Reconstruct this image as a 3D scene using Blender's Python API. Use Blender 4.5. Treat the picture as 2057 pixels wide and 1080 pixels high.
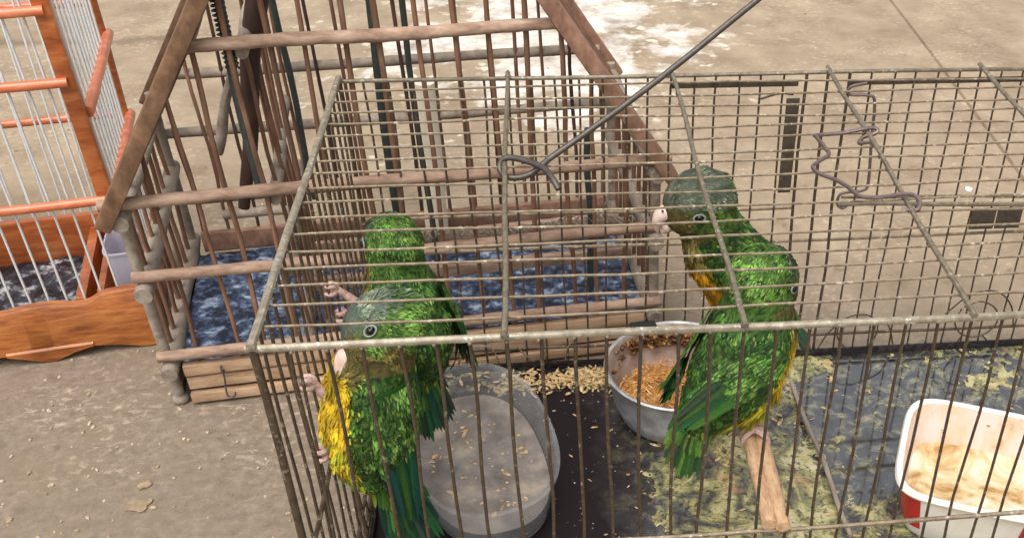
import bpy, bmesh, math, random
from mathutils import Vector, Matrix, noise
from mathutils.bvhtree import BVHTree

rnd = random.Random(7)
scene = bpy.context.scene
for o in list(bpy.data.objects):
    bpy.data.objects.remove(o)
COL = scene.collection
R = math.radians

# ------------------------------------------------------------------ camera
cam_data = bpy.data.cameras.new('camera')
cam = bpy.data.objects.new('camera', cam_data)
COL.objects.link(cam)
RX = Vector((0.9924, -0.1198, 0.0298)).normalized()
RD = Vector((-0.0506, -0.6150, -0.7869)).normalized()
RF = RX.cross(RD).normalized()
RD = RF.cross(RX).normalized()
cam.matrix_world = Matrix((
    (RX.x, -RD.x, -RF.x, 0.1693),
    (RX.y, -RD.y, -RF.y, -0.5075),
    (RX.z, -RD.z, -RF.z, 0.6767),
    (0, 0, 0, 1)))
cam_data.sensor_fit = 'HORIZONTAL'
cam_data.sensor_width = 36.0
cam_data.lens = 2145.6 / 2057 * 36
cam_data.shift_x = -336.2 / 2057
cam_data.shift_y = 228.1 / 2057
cam_data.clip_start = 0.02
cam_data.clip_end = 500
scene.camera = cam

# ------------------------------------------------------------------ world, sun, exposure
SUN_EL, SUN_AZ = 66.0, 205.0          # azimuth measured from +Y towards +X
world = bpy.data.worlds.new('World')
scene.world = world
world.use_nodes = True
wn = world.node_tree.nodes
wl = world.node_tree.links
wn.clear()
sky = wn.new('ShaderNodeTexSky')
sky.sky_type = 'NISHITA'
sky.sun_disc = False
sky.sun_elevation = R(SUN_EL)
sky.sun_rotation = R(SUN_AZ)
sky.air_density = 1.0
sky.dust_density = 6.0
sky.ozone_density = 1.0
hsv = wn.new('ShaderNodeHueSaturation')
hsv.inputs['Saturation'].default_value = 0.28
bg = wn.new('ShaderNodeBackground')
bg.inputs['Strength'].default_value = 0.15
wo = wn.new('ShaderNodeOutputWorld')
wl.new(sky.outputs[0], hsv.inputs['Color'])
wl.new(hsv.outputs[0], bg.inputs['Color'])
wl.new(bg.outputs[0], wo.inputs['Surface'])

sun_data = bpy.data.lights.new('sun', 'SUN')
sun_data.energy = 0.9
sun_data.angle = R(60)
sun_data.color = (1.0, 0.93, 0.83)
sun = bpy.data.objects.new('sun', sun_data)
COL.objects.link(sun)
sd = Vector((math.sin(R(SUN_AZ)) * math.cos(R(SUN_EL)), math.cos(R(SUN_AZ)) * math.cos(R(SUN_EL)), math.sin(R(SUN_EL))))
sun.rotation_euler = sd.to_track_quat('Z', 'Y').to_euler()
sun.location = sd * 5

vs = scene.view_settings
vs.view_transform = 'Standard'
vs.look = 'None'
vs.exposure = 0.5
vs.gamma = 1.0
vs.use_curve_mapping = False
scene.cycles.use_denoising = True
scene.cycles.max_bounces = 8
scene.cycles.transparent_max_bounces = 16


# ================================================================== material helpers
def srgb(r, g, b):
    f = lambda c: (c / 255 / 12.92) if c / 255 <= 0.04045 else ((c / 255 + 0.055) / 1.055) ** 2.4
    return (f(r), f(g), f(b), 1.0)


class NT:
    """small node-tree writer"""
    def __init__(self, name):
        self.m = bpy.data.materials.new(name)
        self.m.use_nodes = True
        self.t = self.m.node_tree
        self.t.nodes.clear()
        self.out = self.t.nodes.new('ShaderNodeOutputMaterial')
        self.b = self.t.nodes.new('ShaderNodeBsdfPrincipled')
        self.link(self.b.outputs[0], self.out.inputs['Surface'])
        self.geo = self.t.nodes.new('ShaderNodeNewGeometry')
        self.pos = self.geo.outputs['Position']

    def link(self, a, b):
        self.t.links.new(a, b)

    def setv(self, sock, v):
        if hasattr(v, 'is_output') or isinstance(v, bpy.types.NodeSocket):
            self.link(v, sock)
        else:
            sock.default_value = v

    def mapping(self, scale=(1, 1, 1), loc=(0, 0, 0), rot=(0, 0, 0), src=None):
        n = self.t.nodes.new('ShaderNodeMapping')
        self.link(src or self.pos, n.inputs['Vector'])
        n.inputs['Scale'].default_value = scale
        n.inputs['Location'].default_value = loc
        n.inputs['Rotation'].default_value = rot
        return n.outputs[0]

    def noise(self, scale, detail=4, rough=0.55, vec=None, dist=0.0):
        n = self.t.nodes.new('ShaderNodeTexNoise')
        self.link(vec or self.pos, n.inputs['Vector'])
        n.inputs['Scale'].default_value = scale
        n.inputs['Detail'].default_value = detail
        n.inputs['Roughness'].default_value = rough
        n.inputs['Distortion'].default_value = dist
        return n.outputs['Fac']

    def voronoi(self, scale, vec=None, feature='F1'):
        n = self.t.nodes.new('ShaderNodeTexVoronoi')
        n.feature = feature
        self.link(vec or self.pos, n.inputs['Vector'])
        n.inputs['Scale'].default_value = scale
        return n.outputs['Distance']

    def ramp(self, fac, stops):
        n = self.t.nodes.new('ShaderNodeValToRGB')
        self.link(fac, n.inputs['Fac'])
        e = n.color_ramp.elements
        while len(e) < len(stops):
            e.new(0.5)
        for el, (p, c) in zip(e, stops):
            el.position = p
            el.color = c if hasattr(c, '__len__') else (c, c, c, 1)
        return n.outputs['Color']

    def mix(self, fac, a, b, mode='MIX'):
        n = self.t.nodes.new('ShaderNodeMix')
        n.data_type = 'RGBA'
        n.blend_type = mode
        self.setv(n.inputs[0], fac)
        self.setv(n.inputs[6], a)
        self.setv(n.inputs[7], b)
        return n.outputs[2]

    def math(self, op, a, b=0.0, clamp=False):
        n = self.t.nodes.new('ShaderNodeMath')
        n.operation = op
        n.use_clamp = clamp
        self.setv(n.inputs[0], a)
        self.setv(n.inputs[1], b)
        return n.outputs[0]

    def rand(self):
        n = self.t.nodes.new('ShaderNodeObjectInfo')
        return n.outputs['Random']

    def bump(self, h, strength=0.4, dist=0.002):
        n = self.t.nodes.new('ShaderNodeBump')
        n.inputs['Strength'].default_value = strength
        n.inputs['Distance'].default_value = dist
        self.link(h, n.inputs['Height'])
        self.link(n.outputs[0], self.b.inputs['Normal'])

    def put(self, **kw):
        for k, v in kw.items():
            self.setv(self.b.inputs[k.replace('_', ' ')], v)
        return self.m


def wood_mat(name, dark, mid, light, rough=0.75, scale=60, stretch=(1, 1, 1), coat=0.0, vary=0.35, dirt=0.5):
    n = NT(name)
    v = n.mapping(scale=stretch)
    g = n.noise(scale, 7, 0.68, v, 0.25)
    c = n.ramp(g, [(0.3, dark), (0.5, mid), (0.72, light)])
    big = n.noise(9, 3, 0.6)
    c = n.mix(n.math('MULTIPLY', n.ramp(big, [(0.42, 0.0), (0.68, 1.0)]), dirt), c, (dark[0] * .7, dark[1] * .7, dark[2] * .7, 1))
    r = n.rand()
    c = n.mix(n.math('MULTIPLY', r, vary), c, dark)
    n.bump(g, 0.5, 0.0015)
    n.put(Base_Color=c, Roughness=rough, Coat_Weight=coat)
    n.b.inputs['Coat Roughness'].default_value = 0.25
    return n.m


def wire_mat(name, base, rust, light, metal=0.25, rough=0.5, amount=0.5, drop=0.35):
    n = NT(name)
    a = n.noise(160, 5, 0.65)
    b = n.noise(38, 4, 0.6)
    c = n.mix(n.math('MULTIPLY', n.ramp(a, [(0.42, 0.0), (0.6, 1.0)]), amount), base, rust)
    d = n.noise(240, 3, 0.6)
    m = n.math('MULTIPLY', n.ramp(d, [(0.58, 0.0), (0.66, 1.0)]), n.ramp(b, [(0.4, 0.0), (0.62, 1.0)]))
    c = n.mix(n.math('MULTIPLY', m, drop * 2, True), c, light)
    n.bump(a, 0.5, 0.0008)
    n.put(Base_Color=c, Roughness=rough, Metallic=metal)
    return n.m


M = {}
M['wire'] = wire_mat('cage wire', srgb(136, 122, 100), srgb(92, 74, 55), srgb(214, 202, 178), 0.2, 0.5, 0.6, 0.4)
M['wire_dark'] = wire_mat('old dark cage wire', srgb(84, 70, 54), srgb(56, 43, 32), srgb(186, 172, 146), 0.15, 0.5, 0.6, 0.3)
M['frame_wire'] = wire_mat('thick galvanised frame wire', srgb(162, 153, 134), srgb(112, 100, 82), srgb(222, 216, 200), 0.3, 0.48, 0.55, 0.5)
M['cross_wire'] = wire_mat('cross bar wire', srgb(132, 122, 103), srgb(92, 80, 64), srgb(205, 196, 176), 0.3, 0.5, 0.6, 0.3)
M['hook_steel'] = wire_mat('grey steel rod', srgb(92, 86, 80), srgb(70, 60, 54), srgb(130, 124, 116), 0.5, 0.42, 0.4, 0.1)
M['latch_wire'] = wire_mat('purplish latch wire', srgb(118, 102, 100), srgb(88, 72, 66), srgb(170, 160, 150), 0.4, 0.42, 0.4, 0.15)
M['flat_metal'] = wire_mat('flat dull metal', srgb(86, 76, 64), srgb(60, 50, 42), srgb(140, 130, 116), 0.3, 0.55, 0.6, 0.2)
M['teal_steel'] = wire_mat('grey green steel rod', srgb(76, 86, 84), srgb(58, 58, 54), srgb(128, 136, 132), 0.4, 0.45, 0.4, 0.15)
M['white_wire'] = wire_mat('pale coated wire', srgb(222, 226, 224), srgb(196, 200, 198), srgb(240, 244, 242), 0.0, 0.35, 0.4, 0.3)

M['rod_wood'] = wood_mat('reddish bamboo rod', srgb(92, 64, 48), srgb(138, 100, 76), srgb(172, 134, 108), 0.75, 90, (1, 1, .25), vary=0.6)
M['rail_wood'] = wood_mat('weathered pinkish rail', srgb(116, 92, 76), srgb(172, 142, 120), srgb(204, 178, 156), 0.85, 110, (.35, 1, 1), vary=0.25)
M['grey_wood'] = wood_mat('weathered grey rod', srgb(112, 100, 88), srgb(160, 146, 130), srgb(192, 180, 164), 0.85, 80, (1, .3, 1), vary=0.3)
M['dark_wood'] = wood_mat('dark brown stick', srgb(50, 34, 28), srgb(82, 56, 46), srgb(116, 82, 66), 0.75, 80, (1, 1, .3))
M['board_wood'] = wood_mat('brown gable board', srgb(82, 60, 42), srgb(124, 92, 66), srgb(156, 120, 90), 0.75, 120, (.6, 1, .4), vary=0.2)
M['gable_red'] = wood_mat('reddish gable board', srgb(112, 80, 64), srgb(156, 118, 96), srgb(188, 150, 126), 0.75, 120, (.6, 1, .4), vary=0.15)
M['plank_wood'] = wood_mat('raw base plank', srgb(150, 118, 90), srgb(204, 170, 136), srgb(226, 200, 170), 0.85, 130, (.2, 1, 1.2), vary=0.35)
M['cream_wood'] = wood_mat('peeled cream post', srgb(222, 208, 180), srgb(242, 232, 208), srgb(248, 240, 222), 0.6, 60, (1, 1, .3), vary=0.0, dirt=0.2)
M['perch_wood'] = wood_mat('pinkish tan perch', srgb(146, 112, 82), srgb(190, 154, 118), srgb(212, 182, 148), 0.9, 300, (1, .3, 1), vary=0.0, dirt=0.3)
M['orange_wood'] = wood_mat('varnished orange wood', srgb(130, 64, 26), srgb(178, 96, 46), srgb(208, 132, 74), 0.32, 70, (.25, 1, 1.6), coat=0.35, vary=0.15, dirt=0.45)
M['orange_board'] = wood_mat('varnished grained board', srgb(108, 54, 20), srgb(172, 100, 44), srgb(204, 138, 72), 0.35, 95, (.16, 1, 1.5), coat=0.3, vary=0.1, dirt=0.35)
M['orange_rail'] = wood_mat('varnished salmon rail', srgb(176, 86, 48), srgb(212, 118, 76), srgb(230, 150, 110), 0.32, 70, (.3, 1, 1), coat=0.35, vary=0.1, dirt=0.25)

# concrete ground
n = NT('worn concrete')
big = n.noise(1.6, 5, 0.6)
mid = n.noise(11, 6, 0.62)
fine = n.noise(85, 6, 0.7)
c = n.ramp(mid, [(0.3, srgb(128, 110, 88)), (0.5, srgb(151, 134, 111)), (0.72, srgb(170, 152, 127))])
sep = n.t.nodes.new('ShaderNodeSeparateXYZ')
n.link(n.pos, sep.inputs[0])
# trodden grey-brown dirt over the slab on the near side
near = n.math('ADD', sep.outputs['Y'], n.math('MULTIPLY', n.noise(3.2, 5, 0.6), 0.7))
c = n.mix(n.ramp(near, [(0.72, 1.0), (0.98, 0.0)]), c, n.ramp(fine, [(0.3, srgb(108, 96, 82)), (0.55, srgb(130, 116, 100)), (0.75, srgb(148, 133, 116))]))
patch = n.noise(5.5, 6, 0.65, n.mapping(loc=(3.1, 1.7, 0)))
c = n.mix(n.math('MULTIPLY', n.ramp(patch, [(0.5, 0.0), (0.66, 1.0)]), 0.5), c, srgb(128, 112, 90))
# pale flecks of cement and lime
fl = n.noise(95, 6, 0.68, n.mapping(scale=(1, 1.35, 1), loc=(7, 2, 0)), 0.5)
flm = n.math('MULTIPLY', n.ramp(fl, [(0.52, 0.0), (0.64, 1.0)]), n.ramp(n.noise(7, 4, 0.6, n.mapping(loc=(1, 9, 0))), [(0.42, 0.0), (0.62, 1.0)]))
c = n.mix(n.math('MULTIPLY', flm, 0.5), c, srgb(206, 190, 164))
dk = n.noise(48, 4, 0.6, n.mapping(loc=(4, 4, 1)))
c = n.mix(n.math('MULTIPLY', n.ramp(dk, [(0.64, 0.0), (0.74, 1.0)]), 0.6), c, srgb(96, 82, 68))
# wandering hairline crack with dirt in it, far left
crack = n.math('ABSOLUTE', n.math('SUBTRACT', n.math('SUBTRACT', sep.outputs['Y'], 1.335), n.math('MULTIPLY', n.math('SUBTRACT', n.noise(9, 5, 0.6), 0.5), 0.12)))
left = n.ramp(sep.outputs['X'], [(0.0, 1.0), (0.04, 0.0)])
c = n.mix(n.math('MULTIPLY', n.math('MULTIPLY', n.ramp(crack, [(0.002, 1.0), (0.02, 0.0)]), left), 0.6), c, srgb(98, 82, 66))
# spilled water: a film with a ragged edge behind the wooden cage
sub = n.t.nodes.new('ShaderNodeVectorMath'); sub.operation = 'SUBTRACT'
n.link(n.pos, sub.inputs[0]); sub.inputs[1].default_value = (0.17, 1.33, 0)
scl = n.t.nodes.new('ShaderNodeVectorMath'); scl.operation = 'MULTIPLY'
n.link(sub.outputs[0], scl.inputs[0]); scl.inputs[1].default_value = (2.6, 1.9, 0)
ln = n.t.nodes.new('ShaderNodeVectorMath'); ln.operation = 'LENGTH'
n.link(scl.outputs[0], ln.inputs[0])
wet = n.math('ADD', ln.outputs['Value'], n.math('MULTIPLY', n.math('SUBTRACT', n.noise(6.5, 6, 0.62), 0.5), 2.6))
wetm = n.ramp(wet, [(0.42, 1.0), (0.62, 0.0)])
glare_white = n.math('MULTIPLY', wetm, n.ramp(n.noise(16, 6, 0.65, n.mapping(loc=(2, 5, 0))), [(0.30, 0.0), (0.60, 1.0)]))  # sky glare on the wet patch, put into the ground colour as white
c = n.mix(n.math('MULTIPLY', glare_white, 0.8), c, srgb(240, 234, 224))
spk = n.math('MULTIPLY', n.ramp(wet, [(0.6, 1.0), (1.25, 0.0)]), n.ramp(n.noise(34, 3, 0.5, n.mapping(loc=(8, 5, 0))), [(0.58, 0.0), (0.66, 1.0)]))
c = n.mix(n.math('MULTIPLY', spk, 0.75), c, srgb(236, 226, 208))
rough = n.mix(wetm, (0.85, 0.85, 0.85, 1), (0.17, 0.17, 0.17, 1))
hgt = n.math('ADD', n.math('MULTIPLY', mid, 0.6), n.math('MULTIPLY', fine, 0.5))
bn = n.t.nodes.new('ShaderNodeBump')
n.link(hgt, bn.inputs['Height'])
bn.inputs['Distance'].default_value = 0.006
n.link(n.math('SUBTRACT', 0.5, n.math('MULTIPLY', wetm, 0.38)), bn.inputs['Strength'])
n.link(bn.outputs[0], n.b.inputs['Normal'])
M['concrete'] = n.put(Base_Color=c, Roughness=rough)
n = NT('joint dirt')
M['joint'] = n.put(Base_Color=n.ramp(n.noise(90), [(0.3, srgb(92, 78, 62)), (0.7, srgb(150, 130, 106))]), Roughness=0.9)

# blue marbled plastic sheet on cage floors
def sheet(name, a, b, c_, sc, rough=0.3):
    n = NT(name)
    v = n.noise(sc, 6, 0.68, None, 0.35)
    w = n.noise(sc * 3, 4, 0.6)
    c = n.ramp(n.math('ADD', n.math('MULTIPLY', v, 0.75), n.math('MULTIPLY', w, 0.25)), [(0.45, a), (0.53, b), (0.64, c_)])
    n.bump(v, 0.5, 0.004)
    return n.put(Base_Color=c, Roughness=rough)
M['blue_sheet'] = sheet('blue marbled plastic sheet', srgb(30, 37, 54), srgb(80, 96, 126), srgb(184, 198, 214), 62, 0.55)
M['grey_sheet'] = sheet('black and white speckled sheet', srgb(20, 22, 28), srgb(58, 62, 72), srgb(206, 208, 208), 42)

# cage tray
n = NT('black enamel tray')
v = n.noise(150, 4, 0.6)
M['tray'] = n.put(Base_Color=n.ramp(v, [(0.5, srgb(26, 22, 24)), (0.72, srgb(60, 52, 50))]), Roughness=0.25)
n = NT('wet droppings and husks')
v = n.noise(24, 8, 0.68, None, 0.8)
w = n.noise(170, 5, 0.65)
c = n.ramp(v, [(0.34, srgb(34, 32, 32)), (0.43, srgb(92, 92, 86)), (0.5, srgb(146, 142, 92)), (0.57, srgb(200, 190, 132)), (0.7, srgb(214, 202, 172))])
c = n.mix(n.ramp(w, [(0.50, 0.0), (0.62, 0.85)]), c, srgb(48, 44, 42))
c = n.mix(n.ramp(n.noise(33, 4, 0.6, n.mapping(loc=(3, 1, 2))), [(0.6, 0.0), (0.7, 0.7)]), c, srgb(190, 140, 96))
n.bump(w, 0.35, 0.0025)
c = n.mix(0.18, c, srgb(60, 58, 52))
M['crust'] = n.put(Base_Color=c, Roughness=0.14, Specular_IOR_Level=0.9)
n = NT('dark dirty water film')
sp_ = n.t.nodes.new('ShaderNodeSeparateXYZ')
n.link(n.pos, sp_.inputs[0])
mudz = n.ramp(n.math('ADD', sp_.outputs['X'], n.math('MULTIPLY', n.noise(14, 5, 0.6), 0.12)), [(0.25, 0.0), (0.36, 1.0)])
mud = n.ramp(n.noise(60, 6, 0.68, None, 0.9), [(0.40, srgb(28, 24, 29)), (0.52, srgb(62, 60, 54)), (0.62, srgb(120, 116, 86)), (0.72, srgb(168, 156, 118))])
dots = n.ramp(n.noise(210, 2, 0.5), [(0.70, 0.0), (0.74, 1.0)])
left_c = n.mix(dots, srgb(30, 23, 25), srgb(190, 182, 170))
M['film'] = n.put(Base_Color=n.mix(mudz, left_c, mud), Roughness=n.mix(mudz, (.38, .38, .38, 1), (.07, .07, .07, 1)), IOR=1.9,
                  Specular_IOR_Level=n.mix(mudz, (.12, .12, .12, 1), (1, 1, 1, 1)), Coat_Weight=mudz)
n = NT('seed husks')
M['husk'] = n.put(Base_Color=n.ramp(n.noise(220, 3), [(0.3, srgb(138, 104, 62)), (0.5, srgb(186, 156, 108)), (0.7, srgb(214, 192, 150))]), Roughness=0.7)
n = NT('orange soaked food shreds')
M['shred'] = n.put(Base_Color=n.ramp(n.noise(200, 3), [(0.3, srgb(160, 100, 44)), (0.5, srgb(200, 146, 80)), (0.7, srgb(222, 182, 124))]), Roughness=0.45)
n = NT('dark food crust')
M['mush'] = n.put(Base_Color=n.ramp(n.noise(120, 5), [(0.35, srgb(40, 24, 12)), (0.52, srgb(112, 74, 36)), (0.7, srgb(190, 146, 90))]), Roughness=0.55)

# bowls
n = NT('dull white aluminium')
v = n.noise(70, 5)
M['alu'] = n.put(Base_Color=n.ramp(v, [(0.35, srgb(146, 146, 146)), (0.55, srgb(184, 184, 184)), (0.75, srgb(200, 198, 194))]), Roughness=0.38, Metallic=0.35)
n = NT('food stained bowl inside')
v = n.noise(55, 5)
M['alu_in'] = n.put(Base_Color=n.ramp(v, [(0.35, srgb(150, 128, 116)), (0.55, srgb(182, 164, 152)), (0.72, srgb(196, 184, 174))]), Roughness=0.5)

def clear_plastic(name, col, alpha, rough):
    n = NT(name)
    n.put(Base_Color=col, Roughness=rough, Specular_IOR_Level=0.5)
    tr = n.t.nodes.new('ShaderNodeBsdfTransparent')
    tr.inputs['Color'].default_value = (0.93, 0.93, 0.93, 1)
    mx = n.t.nodes.new('ShaderNodeMixShader')
    lw = n.t.nodes.new('ShaderNodeLayerWeight')
    lw.inputs['Blend'].default_value = 0.3
    dirt = n.noise(45, 5, 0.6)
    f = n.math('ADD', n.math('ADD', alpha, n.math('MULTIPLY', lw.outputs['Facing'], 0.22)), n.math('MULTIPLY', n.math('SUBTRACT', dirt, 0.5), 0.3), True)
    n.link(f, mx.inputs[0])
    n.link(tr.outputs[0], mx.inputs[1])
    n.link(n.b.outputs[0], mx.inputs[2])
    n.link(mx.outputs[0], n.out.inputs['Surface'])
    return n.m
M['clear'] = clear_plastic('clear scuffed plastic', srgb(204, 202, 200), 0.10, 0.12)
M['cup'] = clear_plastic('milky plastic', srgb(206, 206, 220), 0.62, 0.3)
n = NT('murky grey water')
v = n.noise(28, 5, 0.6)
M['murk'] = n.put(Base_Color=n.ramp(v, [(0.35, srgb(104, 97, 92)), (0.52, srgb(134, 126, 119)), (0.68, srgb(168, 156, 138))]), Roughness=0.08)
n = NT('white printed tub plastic')
M['tub_white'] = n.put(Base_Color=n.ramp(n.noise(60, 4), [(0.4, srgb(232, 226, 214)), (0.65, srgb(240, 236, 228))]), Roughness=0.3)
n = NT('tub inside smeared with food')
v = n.noise(38, 5, 0.6, n.mapping(scale=(1, 1, .6)))
v2 = n.noise(120, 4, 0.6)
c = n.ramp(v, [(0.45, srgb(232, 216, 208)), (0.6, srgb(228, 200, 170)), (0.72, srgb(170, 112, 56))])
c = n.mix(n.ramp(v2, [(0.64, 0.0), (0.72, 0.8)]), c, srgb(120, 76, 34))
M['tub_in'] = n.put(Base_Color=c, Roughness=0.35)
n = NT('white milky mash')
v = n.noise(22, 6, 0.62, None, 0.6)
c = n.ramp(v, [(0.38, srgb(226, 218, 200)), (0.49, srgb(212, 190, 146)), (0.58, srgb(176, 136, 84)), (0.70, srgb(128, 82, 42))])
M['mash'] = n.put(Base_Color=c, Roughness=0.15)
n = NT('red printed band')
M['red'] = n.put(Base_Color=srgb(186, 26, 22), Roughness=0.3)
n = NT('black plastic')
M['black'] = n.put(Base_Color=srgb(34, 34, 36), Roughness=0.5)
n = NT('scrap of paper')
M['paper'] = n.put(Base_Color=srgb(232, 230, 226), Roughness=0.7)
n = NT('ground grit')
M['grit'] = n.put(Base_Color=n.ramp(n.noise(300, 2), [(0.3, srgb(120, 104, 86)), (0.5, srgb(170, 150, 124)), (0.7, srgb(210, 196, 168))]), Roughness=0.85)
n = NT('flat tan stain')
M['stain'] = n.put(Base_Color=n.ramp(n.noise(120, 3), [(0.35, srgb(128, 110, 88)), (0.65, srgb(164, 144, 112))]), Roughness=0.8)

# birds
n = NT('plumage')
at = n.t.nodes.new('ShaderNodeAttribute')
at.attribute_name = 'col'
v = n.noise(420, 3, 0.6)
c = n.mix(0.5, at.outputs['Color'], n.mix(1.0, at.outputs['Color'], n.ramp(v, [(0.3, 0.45), (0.7, 1.25)]), 'MULTIPLY'))
M['plumage'] = n.put(Base_Color=c, Roughness=0.7, Specular_IOR_Level=0.2)
n = NT('horn pink beak')
M['beak'] = n.put(Base_Color=n.ramp(n.noise(150, 3), [(0.35, srgb(206, 176, 160)), (0.6, srgb(226, 204, 190))]), Roughness=0.4, Subsurface_Weight=0.15)
n.b.inputs['Subsurface Radius'].default_value = (0.004, 0.002, 0.001)
n = NT('pink scaly skin')
vv = n.voronoi(900)
n.bump(vv, 0.6, 0.0006)
M['skin'] = n.put(Base_Color=n.ramp(n.noise(180, 3), [(0.35, srgb(168, 132, 122)), (0.6, srgb(204, 172, 162))]), Roughness=0.55)
n = NT('dark claw')
M['claw'] = n.put(Base_Color=srgb(92, 76, 70), Roughness=0.4)
n = NT('bare eye ring')
M['eye_ring'] = n.put(Base_Color=srgb(140, 144, 138), Roughness=0.6)
n = NT('black eye')
M['eye'] = n.put(Base_Color=srgb(14, 10, 9), Roughness=0.06)


# ================================================================== geometry helpers
class MB:
    def __init__(self):
        self.v, self.f, self.c = [], [], []

    def add(self, vs_, fs_, cols=None):
        o = len(self.v)
        self.v += [Vector(p) for p in vs_]
        self.f += [[i + o for i in f] for f in fs_]
        if cols is not None:
            self.c += cols
        return self

    def tube(self, pts, rad, seg=8, cap=True, squash=1.0):
        pts = [Vector(p) for p in pts]
        m = len(pts)
        if not hasattr(rad, '__len__'):
            rad = [rad] * m
        t0 = (pts[1] - pts[0]).normalized()
        ref = Vector((0, 0, 1)) if abs(t0.z) < 0.9 else Vector((1, 0, 0))
        nrm = (ref - t0 * ref.dot(t0)).normalized()
        vs_, fs_ = [], []
        for i in range(m):
            a = pts[max(i - 1, 0)]
            b = pts[min(i + 1, m - 1)]
            t = (b - a).normalized()
            nrm = (nrm - t * nrm.dot(t))
            nrm.normalize()
            bi = t.cross(nrm)
            for k in range(seg):
                an = 2 * math.pi * k / seg
                vs_.append(pts[i] + (nrm * math.cos(an) * squash + bi * math.sin(an)) * rad[i])
        for i in range(m - 1):
            for k in range(seg):
                k2 = (k + 1) % seg
                fs_.append([i * seg + k, i * seg + k2, (i + 1) * seg + k2, (i + 1) * seg + k])
        if cap:
            fs_.append(list(range(seg))[::-1])
            fs_.append([(m - 1) * seg + k for k in range(seg)])
        return self.add(vs_, fs_)

    def ring(self, c, ax, rad, wire, n_=20, seg=6):
        """closed ring"""
        ax = Vector(ax).normalized()
        a = ax.orthogonal().normalized()
        b = ax.cross(a)
        vs_, fs_ = [], []
        c = Vector(c)
        for i in range(n_):
            t = 2 * math.pi * i / n_
            d = a * math.cos(t) + b * math.sin(t)
            for k in range(seg):
                s = 2 * math.pi * k / seg
                vs_.append(c + d * (rad + wire * math.cos(s)) + ax * wire * math.sin(s))
        for i in range(n_):
            j = (i + 1) % n_
            for k in range(seg):
                k2 = (k + 1) % seg
                fs_.append([i * seg + k, j * seg + k, j * seg + k2, i * seg + k2])
        return self.add(vs_, fs_)

    def ball(self, c, r, mat=None, nu=12, nv=8):
        c = Vector(c)
        rx, ry, rz = r if hasattr(r, '__len__') else (r, r, r)
        vs_, fs_ = [], []
        for j in range(1, nv):
            th = math.pi * j / nv
            for i in range(nu):
                ph = 2 * math.pi * i / nu
                p = Vector((rx * math.sin(th) * math.cos(ph), ry * math.sin(th) * math.sin(ph), rz * math.cos(th)))
                vs_.append(c + (mat @ p if mat else p))
        top = Vector((0, 0, rz)); bot = Vector((0, 0, -rz))
        vs_.append(c + (mat @ top if mat else top))
        vs_.append(c + (mat @ bot if mat else bot))
        T = (nv - 1) * nu
        for j in range(nv - 2):
            for i in range(nu):
                i2 = (i + 1) % nu
                fs_.append([j * nu + i, (j + 1) * nu + i, (j + 1) * nu + i2, j * nu + i2])
        for i in range(nu):
            i2 = (i + 1) % nu
            fs_.append([T, i, i2])
            fs_.append([T + 1, (nv - 2) * nu + i2, (nv - 2) * nu + i])
        return self.add(vs_, fs_)

    def box(self, a, b, bev=0.0015, mat=None, jit=0.0):
        """bevelled, lengthwise divided box between two corners, optionally transformed"""
        a, b = Vector(a), Vector(b)
        s = b - a
        bm = bmesh.new()
        bmesh.ops.create_cube(bm, size=1)
        for v in bm.verts:
            v.co = Vector((v.co.x * s.x, v.co.y * s.y, v.co.z * s.z)) + (a + b) / 2
        ax = max(range(3), key=lambda k: abs(s[k]))
        ed = [e for e in bm.edges if abs((e.verts[0].co - e.verts[1].co)[ax]) > abs(s[ax]) * .9]
        bmesh.ops.subdivide_edges(bm, edges=ed, cuts=5, use_grid_fill=True)
        if bev:
            sharp = [e for e in bm.edges if len(e.link_faces) == 2 and e.calc_face_angle(0) > 1]
            bmesh.ops.bevel(bm, geom=sharp, offset=bev, segments=2, affect='EDGES', profile=0.6)
        if jit:
            sd_ = rnd.random() * 50
            for v in bm.verts:
                q = Vector((v.co.x * 14 + sd_, v.co.y * 14, v.co.z * 14 + sd_))
                v.co += Vector((noise.noise(q), noise.noise(q + Vector((9, 0, 0))), noise.noise(q + Vector((0, 9, 0))))) * jit
        bm.verts.index_update()
        vs_ = [(mat @ v.co) if mat else v.co.copy() for v in bm.verts]
        fs_ = [[v.index for v in f.verts] for f in bm.faces]
        bm.free()
        return self.add(vs_, fs_)

    def build(self, name, mat, parent=None, smooth=True, kind=None, loc=None):
        me = bpy.data.meshes.new(name)
        me.from_pydata([tuple(v) for v in self.v], [], self.f)
        me.update()
        if smooth:
            me.shade_smooth()
            me.set_sharp_from_angle(angle=R(45))
        if self.c:
            at_ = me.color_attributes.new('col', 'FLOAT_COLOR', 'POINT')
            flat = []
            for c_ in self.c:
                flat += [c_[0], c_[1], c_[2], 1.0]
            at_.data.foreach_set('color', flat)
        o = bpy.data.objects.new(name, me)
        me.materials.append(M[mat] if isinstance(mat, str) else mat)
        COL.objects.link(o)
        if parent is not None:
            o.parent = parent
        if loc is not None:
            o.location = loc
        if kind:
            o['kind'] = kind
        return o


def thing(name, label, cat, loc=(0, 0, 0), rz=0.0, group=None):
    o = bpy.data.objects.new(name, None)
    o.empty_display_size = 0.02
    COL.objects.link(o)
    o.location = loc
    o.rotation_euler = (0, 0, rz)
    o['label'] = label
    o['category'] = cat
    if group:
        o['group'] = group
    return o


def tag(o, label, cat, group=None):
    o['label'] = label
    o['category'] = cat
    if group:
        o['group'] = group
    return o


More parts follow.
